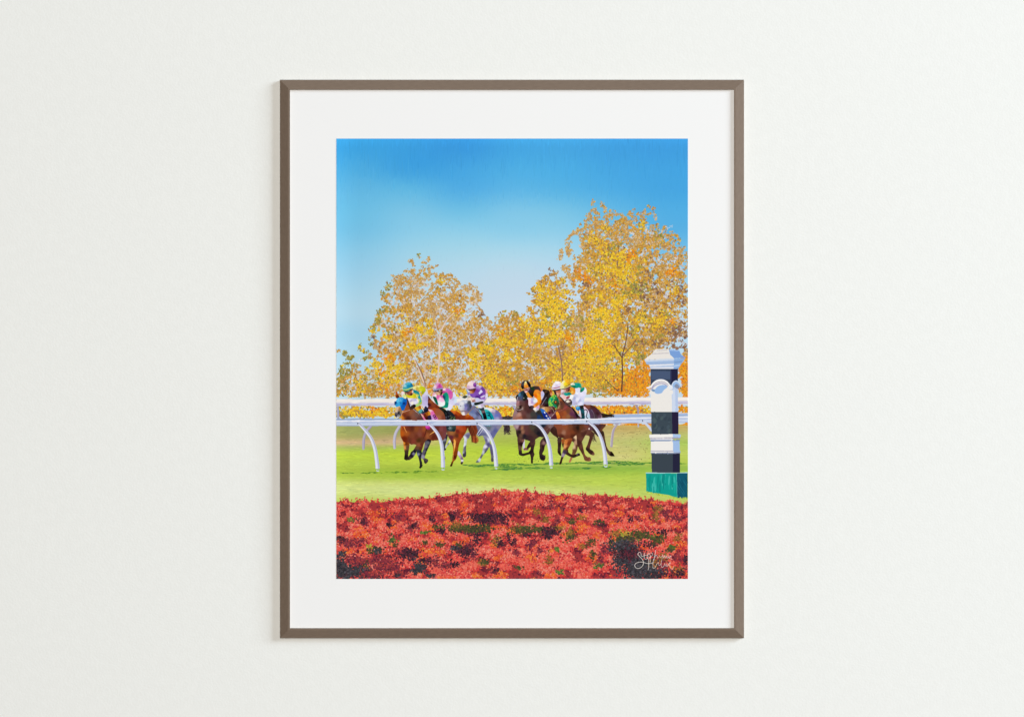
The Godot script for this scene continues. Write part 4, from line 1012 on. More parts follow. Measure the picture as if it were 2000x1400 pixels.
	form([494, 524, 620, 500, 744, 446, 746, 540, 706, 626, 620, 668, 570, 688, 514, 604], [[560, 560, "c08078"], [650, 510, "e0a898"], [640, 564, "803038"], [710, 580, "584048"], [580, 656, "f0c8c8"]], 12)
	stroke("f8d8d0", [556, 644, 640, 604, 724, 540], 20, 14)
	stroke("6c3438", [560, 580, 640, 556, 700, 520], 18, 14)
	form([379, 404, 396, 290, 468, 206, 540, 164, 644, 174, 746, 266, 798, 380, 790, 440, 700, 446, 620, 478, 500, 500, 430, 530, 390, 454], [[440, 330, "4c4c58"], [424, 450, "282428"], [700, 270, "302028"], [766, 380, "181818"], [560, 178, "4c3c40"]], 20)
	form([512, 456, 512, 300, 558, 200, 602, 214, 644, 320, 696, 432, 620, 470], [[574, 226, "fcf0a8"], [556, 310, "f0c860"], [604, 400, "f08820"], [536, 446, "f09838"], [630, 350, "e8a048"]], 10)


func green_hood_horse() -> void:
	zone(1080, 790, 0.0857)
	# tail
	for i in 50:
		var y := 200 + rng.randf() * 100
		stroke(["2c2018", "3c2c24", "1c1410"][i % 3], [1090, y, 1200, y * 0.7 + 66 + rng.randf() * 30, 1280 + rng.randf() * 130, 205 + rng.randf() * 80], 15, 5)
	for i in 12:
		stroke("4c3c2c", [890 + rng.randf() * 70, 630, 900 + rng.randf() * 70, 720, 900 + rng.randf() * 110, 780 + rng.randf() * 80], 6, 3)
	# hind legs
	form([634, 620, 800, 562, 926, 636, 921, 720, 886, 830, 856, 930, 846, 1008, 906, 1048, 951, 1110, 936, 1151, 860, 1136, 794, 1076, 748, 1010, 784, 920, 814, 830, 834, 726, 760, 698, 680, 698], [[720, 620, "7c5448"], [820, 620, "70483c"], [896, 680, "5c3c34"], [850, 800, "5c3830"], [810, 950, "644034"], [786, 1030, "3c2c28"], [880, 1090, "442c28"], [924, 1120, "805848"]], 50)
	form([584, 900, 654, 840, 696, 1000, 726, 1120, 764, 1176, 854, 1206, 870, 1270, 820, 1291, 726, 1271, 694, 1176, 634, 1066, 584, 974], [[640, 950, "6c4838"], [720, 1150, "80503c"], [800, 1240, "7c4c38"], [846, 1256, "94604c"], [660, 1060, "5c3c30"]], 30)
	form([424, 806, 534, 672, 586, 820, 576, 900, 556, 1020, 524, 1104, 454, 1206, 404, 1304, 366, 1316, 386, 1240, 434, 1140, 446, 1010, 486, 880], [[530, 740, "e8c8a0"], [520, 860, "c09878"], [480, 960, "d8b890"], [546, 960, "6c4830"], [504, 1060, "705038"], [420, 1240, "b07050"], [454, 810, "5c3c30"], [390, 1296, "c08058"]], 40)
	form([550, 630, 770, 590, 726, 726, 654, 860, 590, 970, 554, 904, 544, 760], [[600, 700, "6c4434"], [690, 680, "5c3830"], [590, 860, "54342c"], [640, 780, "70483c"]], 30)
	# folded foreleg
	form([296, 990, 344, 1014, 356, 1086, 450, 1142, 530, 1124, 590, 1104, 621, 1145, 540, 1186, 460, 1208, 336, 1157, 289, 1114], [[320, 1050, "503830"], [400, 1140, "483428"], [500, 1150, "3c2c24"], [590, 1140, "241c20"], [560, 1120, "6c6070"]], 24)
	# trunk and quarters
	form([92, 420, 1136, 420, 1130, 570, 1114, 630, 1040, 730, 956, 650, 900, 597, 800, 577, 700, 627, 640, 647, 566, 654, 534, 690, 464, 750, 420, 810, 380, 766, 290, 800, 236, 766, 156, 746, 114, 704, 88, 560], [[150, 500, "94543c"], [280, 500, "9c5838"], [400, 500, "7c4c34"], [160, 600, "8c5038"], [240, 640, "a87860"], [350, 640, "8c4c34"], [440, 620, "84482c"], [500, 560, "603828"], [560, 530, "382820"], [640, 530, "70442c"], [760, 490, "844c3c"], [700, 580, "70483c"], [500, 470, "5c3c34"], [850, 540, "6c4858"], [960, 560, "44302c"], [1060, 520, "54383c"], [1116, 560, "744c34"], [330, 740, "7c4430"], [200, 720, "603428"], [1050, 650, "382424"], [900, 500, "583c3c"], [460, 730, "603424"]], 220)
	zdab(826, 550, 16, 20, 0.3, "f0d8c8")
	stroke("8c604c", [640, 610, 740, 570, 820, 530], 8, 5)
	form([690, 24, 780, 6, 864, 5, 964, 47, 1064, 135, 1112, 226, 1126, 330, 1132, 440, 690, 440], [[800, 36, "885040"], [900, 50, "5c3428"], [880, 140, "584860"], [940, 120, "5c3440"], [870, 260, "604860"], [960, 260, "54444c"], [1020, 200, "4c2c34"], [1080, 280, "6c4c60"], [1116, 300, "c0a8b8"], [1060, 160, "5c4048"]], 90)
	stroke("8c7888", [880, 120, 930, 200, 950, 310], 9, 6)
	# standing foreleg
	form([286, 796, 436, 770, 406, 900, 344, 1014, 304, 1104, 264, 1164, 224, 1244, 194, 1344, 146, 1356, 176, 1240, 206, 1120, 236, 1020, 256, 900], [[300, 860, "d88040"], [276, 960, "e8a060"], [356, 880, "844024"], [322, 1000, "6c3820"], [276, 1080, "504058"], [226, 1150, "a898a8"], [210, 1236, "483028"], [170, 1336, "3c2820"]], 40)
	zone(1060, 735, 0.06784)
	# neck and shoulder
	form([424, 556, 500, 582, 584, 646, 654, 736, 668, 800, 760, 846, 834, 876, 926, 956, 1008, 1080, 1050, 1240, 280, 1240, 296, 1120, 376, 1000, 426, 900, 466, 780, 466, 660], [[520, 630, "b86c40"], [520, 780, "684038"], [600, 720, "744430"], [456, 880, "a07048"], [560, 880, "6c4a38"], [640, 900, "944848"], [480, 980, "8c4c38"], [560, 1080, "9c5030"], [640, 1050, "a85c34"], [600, 1180, "a86038"], [720, 1000, "7c4c38"], [740, 1150, "9c6844"], [830, 1080, "6c3c58"], [890, 1000, "7c4c5c"], [950, 1120, "5c3450"], [840, 1200, "744c44"], [330, 1180, "5c2c40"], [480, 1180, "7c3c34"]], 150)
	stroke("342428", [506, 590, 600, 690, 680, 790, 786, 866], 30, 44)
	# strap, cloth, boot
	form([376, 1044, 430, 1014, 496, 1130, 518, 1236, 428, 1236, 398, 1130], [[420, 1060, "f8a030"], [460, 1160, "f08820"], [500, 1220, "c86c20"]], 8)
	form([826, 880, 920, 946, 1006, 1080, 1070, 1225, 1000, 1225, 926, 1060], [[880, 930, "38202c"], [1000, 1140, "2c1c24"], [1020, 1200, "5c4c48"]], 10)
	form([846, 846, 934, 896, 1006, 986, 1018, 1070, 956, 1000], [[880, 880, "e0a820"], [980, 1000, "e8c880"]], 6)
	form([1176, 862, 1264, 916, 1338, 1030, 1360, 1235, 1196, 1235, 1186, 1000], [[1220, 900, "f0d0e0"], [1296, 980, "e8d0e8"], [1220, 1050, "d8e0ec"], [1330, 1150, "b8d0e4"], [1220, 1190, "c8d8e8"]], 16)
	stroke("28242c", [1214, 966, 1240, 950, 1284, 990, 1274, 1080, 1256, 1160, 1304, 1205], 26, 24)
	form([1056, 850, 1154, 826, 1186, 900, 1206, 1050, 1206, 1228, 1106, 1228, 1086, 1050], [[1110, 870, "302c28"], [1154, 1000, "20606c"], [1116, 1100, "283c40"], [1176, 1160, "184c54"]], 18)
	form([954, 880, 1050, 856, 1086, 940, 1044, 986, 966, 956], [[1000, 900, "60b8e0"], [1040, 940, "2478c4"], [980, 940, "2c88cc"]], 8)
	form([1050, 980, 1084, 970, 1110, 1100, 1116, 1190, 1060, 1100], [[1070, 1010, "e8e0ec"], [1100, 1150, "d8c4d0"]], 5)
	# head
	form([164, 870, 240, 846, 334, 876, 376, 960, 386, 1010, 334, 1084, 272, 1168, 200, 1158, 134, 1064, 124, 980], [[160, 960, "c08848"], [224, 960, "7c4850"], [200, 1050, "6c2c40"], [280, 980, "4c3030"], [240, 1110, "806068"], [324, 1000, "583038"], [176, 1120, "90606c"]], 40)
	zdab(196, 1046, 20, 28, 0.3, "34101c")
	stroke("d8b898", [230, 880, 290, 940, 330, 1030], 12, 10)
	stroke("e0c0c0", [270, 1130, 330, 1070, 380, 990], 12, 10)
	stroke("c8a070", [180, 900, 220, 930, 260, 930], 10, 9)
	form([164, 724, 188, 640, 270, 556, 360, 525, 436, 600, 466, 680, 466, 784, 424, 906, 380, 928, 320, 856, 240, 856, 181, 834], [[220, 640, "38c080"], [300, 580, "58b848"], [260, 670, "089878"], [380, 600, "289048"], [216, 790, "80d050"], [300, 770, "209050"], [426, 640, "206850"], [370, 850, "288058"], [424, 820, "3c4830"]], 30)
	for q in [[220, 690, 22, 16], [300, 560, 22, 16], [330, 620, 24, 16], [230, 760, 24, 18], [270, 820, 22, 16], [200, 720, 18, 14], [290, 720, 22, 15], [370, 560, 18, 14], [250, 600, 16, 12], [400, 900, 16, 10], [310, 680, 20, 12]]:
		zdab(q[0], q[1], q[2], q[3], -0.6, "b0dc48")
	for q in [[256, 664, 26, 24], [380, 600, 24, 16], [350, 850, 30, 18], [200, 800, 12, 16]]:
		zdab(q[0], q[1], q[2], q[3], -0.6, "089070")
	zdab(366, 740, 46, 52, 0.2, "5c2814")
	zdab(372, 732, 22, 20, 0.2, "f09048")
	stroke("c8b890", [470, 720, 500, 800, 440, 930], 9, 8)
	stroke("b86850", [400, 1010, 520, 980, 640, 910, 700, 860], 10, 10)
	form([410, 560, 450, 500, 500, 470, 500, 560, 440, 610], [[450, 530, "d8a080"], [480, 560, "8c5038"]], 5)
	# rider
	form([1076, 450, 1190, 386, 1208, 300, 1268, 400, 1246, 520, 1206, 640, 1186, 764, 1134, 826, 1026, 836, 1004, 760, 1056, 640], [[1120, 500, "e8e4f8"], [1200, 460, "dcdcf4"], [1150, 640, "d8d8f4"], [1090, 760, "e4e4fc"], [1240, 420, "f0f0fc"], [1190, 700, "c8d8f0"], [1060, 700, "b8bce0"]], 40)
	form([926, 336, 1064, 326, 1086, 430, 1086, 560, 1056, 664, 960, 746, 860, 796, 824, 700, 900, 580, 846, 530, 926, 470], [[1000, 420, "dce0f4"], [960, 540, "c8cce8"], [900, 620, "a8b0d8"], [850, 600, "f8f4e4"], [1000, 660, "e8e8f8"], [1064, 500, "e4e0f4"], [900, 750, "c0c0e4"], [980, 480, "f0f4fc"]], 40)
	form([524, 400, 590, 364, 646, 450, 664, 540, 760, 560, 830, 526, 890, 560, 804, 654, 680, 666, 600, 646, 534, 584], [[560, 440, "e8d8e0"], [560, 560, "f0d0d0"], [620, 600, "f4c0b8"], [720, 590, "f0e8f0"], [830, 590, "fcf8f8"], [580, 480, "a89098"]], 24)
	form([774, 340, 860, 326, 936, 356, 936, 476, 870, 526, 794, 484], [[830, 370, "f0a028"], [900, 400, "e89030"], [840, 440, "f8c850"], [890, 490, "e8a048"], [800, 420, "c88028"]], 12)
	form([794, 254, 860, 196, 960, 181, 1064, 186, 1126, 240, 1116, 326, 1030, 316, 960, 336, 880, 316], [[850, 265, "10906c"], [960, 230, "20a898"], [1040, 250, "0c9890"], [1094, 230, "38b090"], [1020, 314, "10a080"], [900, 300, "0c8060"]], 20)
	form([794, 220, 870, 178, 934, 238, 826, 248], [[820, 215, "f8f0d8"], [890, 220, "d8e0c8"]], 4)
	form([1104, 206, 1170, 216, 1206, 300, 1130, 306], [[1130, 240, "c8b868"], [1180, 270, "e8a038"]], 5)
	form([1106, 350, 1196, 306, 1196, 384, 1120, 450, 1074, 444], [[1150, 360, "14a080"], [1100, 430, "0c7858"]], 6)
	form([606, 480, 700, 468, 760, 450, 838, 510, 740, 544, 656, 554], [[660, 510, "18a898"], [780, 500, "108c80"]], 8)
	form([676, 600, 770, 566, 776, 612, 690, 636], [[720, 600, "a83040"]], 3)
	form([654, 684, 720, 646, 804, 656, 848, 740, 826, 826, 740, 836, 654, 806], [[700, 780, "5c4448"], [800, 800, "6c6050"], [830, 740, "3c3434"], [680, 700, "7c6868"]], 12)
	form([686, 692, 760, 676, 806, 720, 730, 754, 686, 736], [[720, 710, "e8e4d0"], [780, 720, "d0b0a8"]], 5)
	form([616, 384, 774, 276, 786, 384, 740, 436, 680, 456, 634, 424], [[680, 390, "a06058"], [740, 340, "80504c"], [764, 390, "5c3434"], [646, 404, "d8b0a0"]], 10)
	stroke("2c2428", [538, 366, 620, 352, 704, 318], 22, 20)
	form([509, 336, 516, 250, 546, 168, 620, 105, 704, 99, 776, 168, 797, 240, 704, 294, 600, 337, 526, 361], [[546, 240, "f0e8c0"], [590, 165, "f8f0b0"], [640, 200, "f8dc20"], [700, 145, "f8b828"], [760, 200, "d8a020"], [690, 255, "e8c820"], [580, 316, "e8e8a0"]], 18)
	stroke("4c5440", [626, 298, 700, 276, 792, 226], 16, 16)
	stroke("eceec0", [530, 352, 620, 336, 720, 302, 784, 262], 12, 12)


func paint_winning_post() -> void:
	zone(1180, 660, 0.2358)
	# green base
	flat("10a092", [348, 1118, 600, 1120, 605, 1325, 540, 1300, 351, 1272])
	for i in 46:
		var x := rng.randf_range(360, 590)
		zdab(x, rng.randf_range(1150, 1250), 7, 40, rng.randf_range(-0.12, 0.12), ["18ac9c", "0c9488", "3cbcae", "0e8c84"][i % 4])
	flat("125a70", [600, 1120, 694, 1116, 694, 1326, 605, 1325])
	for i in 14:
		zdab(rng.randf_range(615, 685), rng.randf_range(1150, 1290), 4, 30, -0.5, ["0e4c64", "1a6a80"][i % 2])
	flat("b4dcdc", [346, 1113, 694, 1111, 694, 1118, 346, 1121])
	stroke("58c4b8", [602, 1122, 606, 1322], 4, 4)
	# lowest black block
	flat("3c4650", [393, 955, 570, 955, 570, 1114, 396, 1113])
	flat("26263e", [570, 955, 629, 955, 629, 1114, 570, 1114])
	# white band
	flat("f6f2ec", [388, 852, 572, 848, 572, 938, 388, 938])
	flat("a4c2ea", [572, 848, 626, 852, 628, 938, 572, 938])
	flat("b8b4c6", [386, 932, 574, 932, 574, 940, 386, 940])
	flat("f4f0ea", [386, 940, 576, 940, 576, 949, 386, 948])
	flat("8f98b4", [388, 949, 576, 949, 634, 944, 634, 954, 576, 958, 388, 956])
	flat("a8c0e4", [576, 938, 634, 934, 634, 945, 576, 949])
	flat("f8f5ef", [376, 798, 570, 794, 570, 822, 376, 824])
	flat("b0cbee", [570, 794, 636, 798, 634, 824, 570, 822])
	flat("a4a0b4", [378, 824, 572, 822, 632, 824, 630, 832, 572, 834, 380, 836])
	for i in 16:
		zdab(388 + i * 11.5, 829, 3, 5, 0.0, "f4f0ea")
	flat("f2eff0", [384, 836, 572, 834, 572, 842, 384, 844])
	flat("7f94b8", [384, 844, 572, 842, 630, 840, 630, 851, 572, 852, 386, 855])
	# middle black block
	flat("3e4b55", [391, 610, 564, 610, 566, 795, 394, 796])
	for i in 20:
		zdab(rng.randf_range(410, 545), rng.randf_range(640, 770), 12, 18, 0.4, ["45545e", "384550", "4a5a5e"][i % 3])
	flat("28203c", [564, 610, 617, 610, 618, 795, 566, 795])
	# top black block
	flat("39465c", [385, 254, 556, 254, 558, 400, 386, 400])
	flat("4a5a78", [390, 272, 550, 274, 550, 340, 392, 345])
	flat("242440", [556, 254, 613, 254, 613, 400, 556, 400])
	flat("32385a", [550, 272, 560, 272, 560, 360, 550, 350])
	# white block with its arched mouldings
	poly("9fc0ea", [560, 410, 566, 372, 592, 350, 616, 360, 636, 398, 618, 412, 612, 420])
	flat("bccdec", [562, 408, 612, 408, 614, 611, 564, 611])
	flat("d2def2", [566, 430, 590, 420, 592, 611, 566, 611])
	flat("f2eee8", [387, 410, 562, 410, 564, 611, 389, 611])
	zone(1190, 744, 0.08)
	poly("f2eee9", [1020, 190, 1060, 90, 1160, 0, 1290, -20, 1400, 20, 1470, 100, 1526, 170, 1526, 330, 1024, 330])
	stroke("b4b0cc", [1036, 206, 1100, 120, 1210, 62, 1330, 60, 1424, 124], 34, 26)
	poly("9abde9", [1104, 240, 1134, 184, 1204, 120, 1304, 93, 1396, 108, 1420, 150, 1340, 214, 1284, 288, 1204, 308, 1134, 296])
	poly("7f9ec0", [1036, 230, 1060, 196, 1110, 206, 1110, 250, 1090, 262])
	stroke("8c84a4", [1036, 170, 1116, 66, 1230, 16, 1344, 20, 1444, 92], 12, 12)
	stroke("fbf9f7", [926, 164, 1010, 140, 1084, 46, 1180, -18, 1296, -28, 1400, 10, 1474, 90, 1536, 140], 34, 34)
	stroke("9a94b0", [940, 184, 1024, 176], 10, 8)
	poly("c4ccdc", [1470, 190, 1560, 170, 1548, 212, 1500, 216])
	zone(1180, 660, 0.2358)
	stroke("dfe6f4", [560, 402, 574, 368, 598, 356, 622, 370, 642, 402], 7, 7)
	poly("8a96b0", [584, 400, 596, 380, 612, 384, 626, 406, 610, 420])
	poly("eceff6", [540, 396, 566, 394, 568, 420, 542, 424])
	# capital
	flat("aec6e8", [338, 182, 580, 172, 576, 256, 384, 256, 378, 222, 352, 216])
	flat("8fb2e0", [580, 172, 676, 164, 640, 214, 616, 254, 576, 256])
	flat("d4deee", [336, 180, 580, 170, 580, 182, 340, 194])
	flat("9db6dc", [352, 204, 580, 196, 580, 204, 356, 214])
	flat("f0f0f4", [372, 222, 578, 214, 578, 224, 378, 234])
	flat("dfe2ee", [384, 240, 578, 236, 577, 256, 386, 256])
	flat("7d9cca", [580, 196, 650, 188, 644, 200, 580, 206])
	flat("b4cdee", [580, 224, 634, 214, 626, 232, 578, 240])
	flat("efe9e2", [330, 180, 390, 134, 430, 90, 536, 90, 548, 138, 582, 168])
	flat("dfd8d8", [400, 128, 540, 122, 543, 129, 395, 135])
	flat("7ea4dc", [536, 90, 622, 100, 640, 138, 678, 162, 582, 168, 550, 138])
	flat("a8c6ee", [540, 92, 620, 101, 624, 108, 544, 104])
	for i in 12:
		zdab(440 + i * 7.5, 103 - i * 0.3, 2.2, 3.4, 0.0, "a09aa4")
		zdab(404 + i * 11.5, 128 - i * 0.5, 2.6, 3.6, 0.0, "aca4ac")
	for i in 14:
		zdab(400 + i * 12.6, 218 - i * 0.5, 2.4, 3.2, 0.0, "a4b0cc")
	work(1274, 770, 1330, 910, 90, 2.4, 1.2, 1.2, 0.012)
	# blades of grass against the base
	for i in 70:
		var x := rng.randf_range(351, 690)
		var y := 1274 + (maxf(x - 351, 0.0) / 250.0) * 52.0
		y = minf(y, 1326.0)
		dab(zx + x * zs, zy + y * zs, 0.5, rng.randf_range(1.2, 3.0), rng.randf_range(-0.4, 0.4), jit(h("b4cc4c"), 0.12))


func paint_flowers() -> void:
	# mound outline: the tops of the flowers, left to right
	var bumps := noise(FastNoiseLite.TYPE_SIMPLEX_SMOOTH, 0.085, 2, 31)
	var top := Curve.new()
	top.min_value = 900.0
	top.max_value = 1000.0
	for q in [[656, 977], [672, 973], [690, 977], [706, 973], [722, 977], [742, 977], [775, 972], [828, 970], [870, 965], [897, 960], [930, 961], [975, 955], [1000, 956], [1020, 957], [1086, 963], [1130, 965], [1173, 964], [1215, 967], [1260, 972], [1300, 976], [1345, 981]]:
		top.add_point(Vector2((q[0] - 656.0) / 689.0, q[1]), 0, 0, Curve.TANGENT_LINEAR, Curve.TANGENT_LINEAR)
	var sh := noise(FastNoiseLite.TYPE_SIMPLEX_SMOOTH, 0.028, 3, 8)
	var hue := noise(FastNoiseLite.TYPE_SIMPLEX_SMOOTH, 0.03, 3, 21)
	for x in range(656, 1346):
		var y := top.sample((x - 656.0) / 689.0) + 4.5 - maxf(0.0, bumps.get_noise_1d(x)) * 9.0
		art.fill_rect(Rect2i(int((x - PX) * PS), int((y - PY) * PS), 2, PH), h("a83a3c"))
	var deep := ["6e2434", "84303a", "9a3438", "7a2a30", "5c2436"]
	var red := ["d63e36", "e04a3e", "cc383e", "ea5846", "c0343a", "dc4646"]
	var pink := ["ea6656", "f07a66", "e85a4c", "f28c76", "e04e4c", "ec6c5a"]
	var orange := ["e8622e", "ee7838", "e25a34", "f08a44"]
	for i in 5200:
		var x := rng.randf_range(655, 1346)
		var y0 := top.sample(clampf((x - 656.0) / 689.0, 0, 1)) + 2.0 - maxf(0.0, bumps.get_noise_1d(x)) * 10.0
		var y := y0 + 2.0 + (1133.0 - y0) * rng.randf()
		var r := rng.randf_range(1.2, 2.4)
		var set_: Array = deep if sh.get_noise_2d(x + y * 0.35, y * 1.7) < 0.05 else red
		dab(x, y, r, r * rng.randf_range(0.5, 0.85), rng.randf_range(-1.6, 1.6), jit(h(set_[rng.randi() % set_.size()]), 0.05))
	# rounded tufts of bloom, the far ones first
	var tufts: Array = []
	for i in 820:
		var x := rng.randf_range(650, 1350)
		var edge: float = top.sample(clampf((x - 656.0) / 689.0, 0, 1))
		tufts.append([lerpf(edge + 5.0, 1142.0, minf(rng.randf(), rng.randf() + 0.3)), x])
	tufts.sort_custom(func(a, b): return a[0] < b[0])
	for e in tufts:
		var x: float = e[1]
		var y: float = e[0]
		var near := clampf((y - 955.0) / 175.0, 0.0, 1.0)
		var rx := rng.randf_range(5.0, 9.0) + near * 7.0
		var ry := rng.randf_range(4.0, 6.5) + near * 5.0
		var s := sh.get_noise_2d(x + y * 0.35, y * 1.7)
		var warm := hue.get_noise_2d(x, y * 1.3) + rng.randf_range(-0.2, 0.2)
		var bright: Array = orange if warm > 0.26 else pink
		var own := rng.randi() % 6
		var lean := rng.randf_range(-1.6, 1.6)
		for i in int(rx * ry * 0.7):
			var t := rng.randf() * TAU
			var f := sqrt(rng.randf()) * (1.0 + 0.12 * rng.randfn())
			var px := x + cos(t) * f * rx
			var py := y + sin(t) * f * ry
			var v := sin(t) * f + rng.randfn() * 0.28 - s * 1.5
			var set_: Array = bright if v < 0.16 else (red if v < 0.68 else deep)
			if v < 0.16 and rng.randf() < 0.2:
				set_ = red
			var r := rng.randf_range(1.0, 1.9) + near * 0.8
			dab(px, py, r, r * rng.randf_range(0.5, 0.8), lean + rng.randf_range(-0.9, 0.9), jit(h(set_[(own + rng.randi() % 3) % set_.size()]), 0.06))
	# shaded gaps and leaves, "x y rx ry tone"
	var gap := {"d": ["35222c", "472838", "2e242a", "44303a", "5a2c3a", "6e3038"], "g": ["4a4a30", "3c402e", "62602e", "565430", "6a4a34", "44402e"], "m": ["8a3440", "742e40", "9c3c44", "5e2838", "7c3c3c", "b2443e"], "s": ["3a3a40", "302e34", "48464a", "363439", "56525a", "44383e"], "o": ["88602e", "9c6c36", "7a5630", "6c4c2e", "a87a3c", "b05a38"], "v": ["5a7034", "4a6032", "72843a", "3e5a36"], "y": ["b0a840", "94963a", "c4b648", "a88a3c"]}
	var marks: Array = []
	zone(656, 930, 0.172)
	for s in "310 510 50 50 m;310 510 26 30 d;600 552 34 26 d;700 470 70 44 m;860 575 80 50 m;880 560 40 34 d;1100 485 34 30 d;1350 425 60 44 m;1310 470 34 50 d;1700 465 190 50 d;1900 480 80 60 d;1780 520 100 40 m;1480 590 220 40 g;1560 620 200 40 d;1360 560 80 40 o;1720 590 40 40 g;1150 575 50 30 g;1200 620 40 34 d;180 490 44 24 v;1000 640 54 20 v;640 720 40 44 v;670 780 30 30 g;1010 752 34 24 g;1180 775 54 36 g;100 740 90 44 m;60 710 60 30 d;250 735 90 40 m;160 790 90 30 m;430 840 80 40 g;480 850 60 30 s;370 795 34 24 y;780 860 130 50 m;830 880 80 50 d;870 920 50 40 s;200 940 110 50 m;60 890 50 50 s;40 1000 50 60 s;110 1090 140 70 s;350 1090 100 60 s;330 980 50 44 g;550 960 110 60 m;520 1040 80 60 m;650 1050 80 60 m;420 950 60 40 m;950 1040 60 44 s;1010 960 60 44 d;900 1080 50 40 s;1120 960 80 60 m;1450 850 100 54 d;1400 790 50 34 g;1350 820 50 34 s;1520 780 70 40 m;1600 710 50 60 d;1830 720 60 50 o;1870 760 50 40 d;1960 690 30 50 d;1660 990 50 34 o;1690 970 40 30 g;1250 1020 80 34 m;1330 1000 60 30 d;1800 1085 70 34 m;1820 1060 44 26 d;740 1120 70 40 m;1080 1130 50 30 s;700 1130 30 20 s;1560 900 40 50 m;420 1140 80 30 d".split(";"):
		marks.append([s, zx, zy, zs])
	zone(1000, 930, 0.173)
	for s in "120 600 110 44 g;60 590 60 40 o;450 620 100 50 d;300 600 100 40 g;520 590 60 34 o;400 680 50 34 d;150 650 60 34 d;660 680 60 50 g;650 640 40 34 o;280 400 40 36 o;440 320 30 50 m;570 375 30 44 m;380 490 54 40 o;510 500 40 34 m;770 385 24 24 d;990 520 70 40 g;1000 540 44 24 d;900 740 54 40 g;910 880 30 54 g;800 790 44 30 o;780 470 50 30 o;680 510 50 34 g;1260 660 110 34 y;1180 640 60 40 o;1450 650 80 50 g;1430 690 60 34 v;1620 690 80 28 v;1300 710 120 40 g;1250 780 170 60 s;1180 760 80 60 g;1320 840 110 60 d;1560 770 70 40 d;1640 740 60 34 g;1620 440 40 54 o;1650 360 50 40 o;1730 410 44 40 m;1400 980 200 100 s;1300 920 120 60 s;1250 860 80 60 d;1500 1000 140 80 s;1480 1100 200 60 s;1650 1090 140 44 d;1560 1060 100 40 s;1220 960 70 70 s;1800 805 54 30 v;1780 830 44 24 g;1700 630 70 30 d;1880 690 44 40 o;1850 470 90 40 m;1880 1060 54 50 o;1900 1100 60 40 d;1960 950 30 70 d;510 820 30 30 v;540 1080 44 30 v;980 1010 44 40 v;60 860 54 34 m;420 940 40 50 o;200 790 50 34 m;240 740 44 34 m;300 1105 44 36 m;80 1030 50 24 g;1700 930 60 50 o;1620 990 70 50 o;1000 930 40 60 m;1060 820 50 60 m;1850 900 60 40 m;1420 470 40 34 m;1200 490 44 24 m;20 740 30 40 d;310 840 34 40 m;1340 480 30 30 d;1700 1000 60 60 m".split(";"):
		marks.append([s, zx, zy, zs])
	zone(656, 930, 0.172)
	for s in "90 1090 150 90 s;60 990 60 60 s;280 1080 110 70 s;400 1110 120 50 m;560 1010 130 70 m;230 960 110 50 m;820 880 120 60 d;960 1030 60 50 s;1480 850 100 50 d;1700 480 160 50 d;1500 600 240 40 g".split(";"):
		marks.append([s, zx, zy, zs])
	zone(1000, 930, 0.173)
	for s in "1250 790 150 70 s;1400 980 170 110 s;1320 880 120 70 d;1500 1080 180 70 s;1460 660 90 44 g;1650 700 80 36 g;440 620 110 50 d;120 610 110 40 g".split(";"):
		marks.append([s, zx, zy, zs])
	for e in marks:
		var f: PackedStringArray = e[0].split(" ")
		var tones: Array = gap[f[4]]
		var rx: float = float(f[2]) * e[3]
		var ry: float = float(f[3]) * e[3]
		for i in int(rx * ry * 0.8) + 6:
			var r := rng.randf_range(1.0, 2.4)
			dab(e[1] + float(f[0]) * e[3] + rng.randfn() * rx * 0.55, e[2] + float(f[1]) * e[3] + rng.randfn() * ry * 0.55, r, r * rng.randf_range(0.5, 0.9), rng.randf_range(-1.6, 1.6), jit(h(tones[rng.randi() % tones.size()]), 0.1))
	# loose petals over everything, fewer in the shaded corners
	for i in 500:
		var x := rng.randf_range(656, 1345)
		var y0 := top.sample((x - 656.0) / 689.0)
		var y := y0 + 3.0 + (1130.0 - y0) * rng.randf()
		var ix := clampi(int((x - PX) * PS), 0, PW - 1)
		var iy := clampi(int((y - PY) * PS), 0, PH - 1)
		var lum := art.get_pixel(ix, iy).get_luminance()
		if lum < 0.25 and rng.randf() < 0.86:
			continue
		var set_: Array = pink
		var w := rng.randf()
		if w < 0.3:
			set_ = red
		elif w < 0.5:
			set_ = orange
		var r := rng.randf_range(0.7, 1.7)
		dab(x, y, r, r * rng.randf_range(0.5, 0.8), rng.randf_range(-1.6, 1.6), jit(h(set_[rng.randi() % set_.size()]), 0.08))
	for i in 1500:
		var x := rng.randf_range(656, 1345)
		var edge: float = top.sample((x - 656.0) / 689.0)
		var y := lerpf(edge + 3.0, 1130.0, rng.randf())
		var ix := clampi(int((x - PX) * PS), 0, PW - 1)
		var iy := clampi(int((y - PY) * PS), 0, PH - 1)
		if art.get_pixel(ix, iy).r < 0.78:
			continue
		dab(x, y, rng.randf_range(0.7, 1.5), rng.randf_range(0.5, 0.9), rng.randf_range(-1.6, 1.6), jit(h(["f6a698", "f4968a", "f28a7c", "f69a66"][i % 4]), 0.04))
	# small sprigs along the top edge
	for i in 420:
		var x := rng.randf_range(656, 1345)
		var y := top.sample((x - 656.0) / 689.0) + 2.0 - maxf(0.0, bumps.get_noise_1d(x)) * 10.0 + rng.randf_range(-2.6, 5.0)
		var set_: Array = red if rng.randf() < 0.65 else pink
		dab(x, y, rng.randf_range(1.0, 2.1), rng.randf_range(0.6, 1.1), rng.randf_range(-1.4, 1.4), jit(h(set_[rng.randi() % set_.size()]), 0.1))


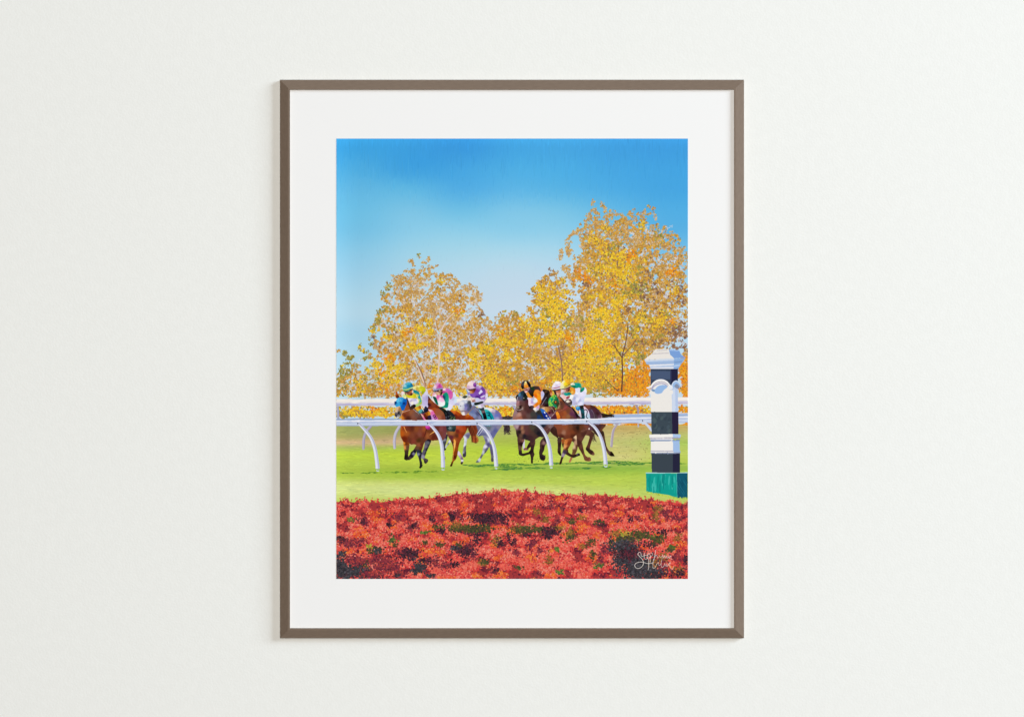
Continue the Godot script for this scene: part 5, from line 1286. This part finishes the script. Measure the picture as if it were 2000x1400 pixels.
func paint_signature() -> void:
	zone(1200, 1050, 0.073)
	var c := "eee4da"
	stroke(c, [640, 462, 632, 430, 660, 392, 700, 392, 716, 425, 722, 480, 745, 496, 790, 484, 870, 455, 960, 430], 13 * 1.1, 9 * 1.1)
	stroke(c, [648, 468, 690, 510, 745, 570, 782, 650, 768, 730, 710, 795, 640, 820, 575, 795, 548, 738, 580, 685, 660, 652, 760, 650, 860, 680, 950, 688, 1030, 666], 14 * 1.1, 11 * 1.1)
	stroke(c, [808, 405, 800, 480, 806, 540, 840, 572, 880, 556, 905, 510, 900, 470, 882, 490, 890, 545, 930, 560, 960, 500], 11 * 1.1, 9 * 1.1)
	stroke(c, [975, 460, 970, 560, 960, 680], 10 * 1.1, 8 * 1.1)
	stroke(c, [935, 450, 970, 405, 1015, 410, 1025, 450, 985, 500], 9 * 1.1, 8 * 1.1)
	stroke(c, [1110, 330, 1090, 440, 1075, 540, 1060, 600], 12 * 1.1, 8 * 1.1)
	stroke(c, [1078, 540, 1110, 470, 1140, 470, 1150, 530, 1190, 520], 9 * 1.1, 8 * 1.1)
	stroke(c, [1200, 470, 1230, 520, 1270, 500, 1300, 450, 1280, 560, 1262, 640], 9 * 1.1, 7 * 1.1)
	stroke(c, [1300, 480, 1330, 540, 1350, 470, 1380, 540, 1400, 480, 1430, 540, 1460, 500, 1480, 550, 1510, 480, 1520, 560, 1560, 580], 10 * 1.1, 8 * 1.1)
	stroke(c, [928, 570, 924, 680, 925, 780, 905, 860], 12 * 1.1, 10 * 1.1)
	stroke(c, [1060, 560, 1040, 660, 1030, 760, 1050, 815, 1090, 800, 1130, 720, 1180, 660, 1190, 720, 1220, 740, 1250, 690], 11 * 1.1, 9 * 1.1)
	stroke(c, [1270, 620, 1255, 720, 1280, 790, 1330, 760, 1350, 690, 1370, 740, 1400, 760], 9 * 1.1, 9 * 1.1)
	stroke(c, [1395, 700, 1420, 760, 1470, 690, 1495, 660, 1490, 740, 1520, 820, 1560, 830, 1596, 760], 10 * 1.1, 8 * 1.1)
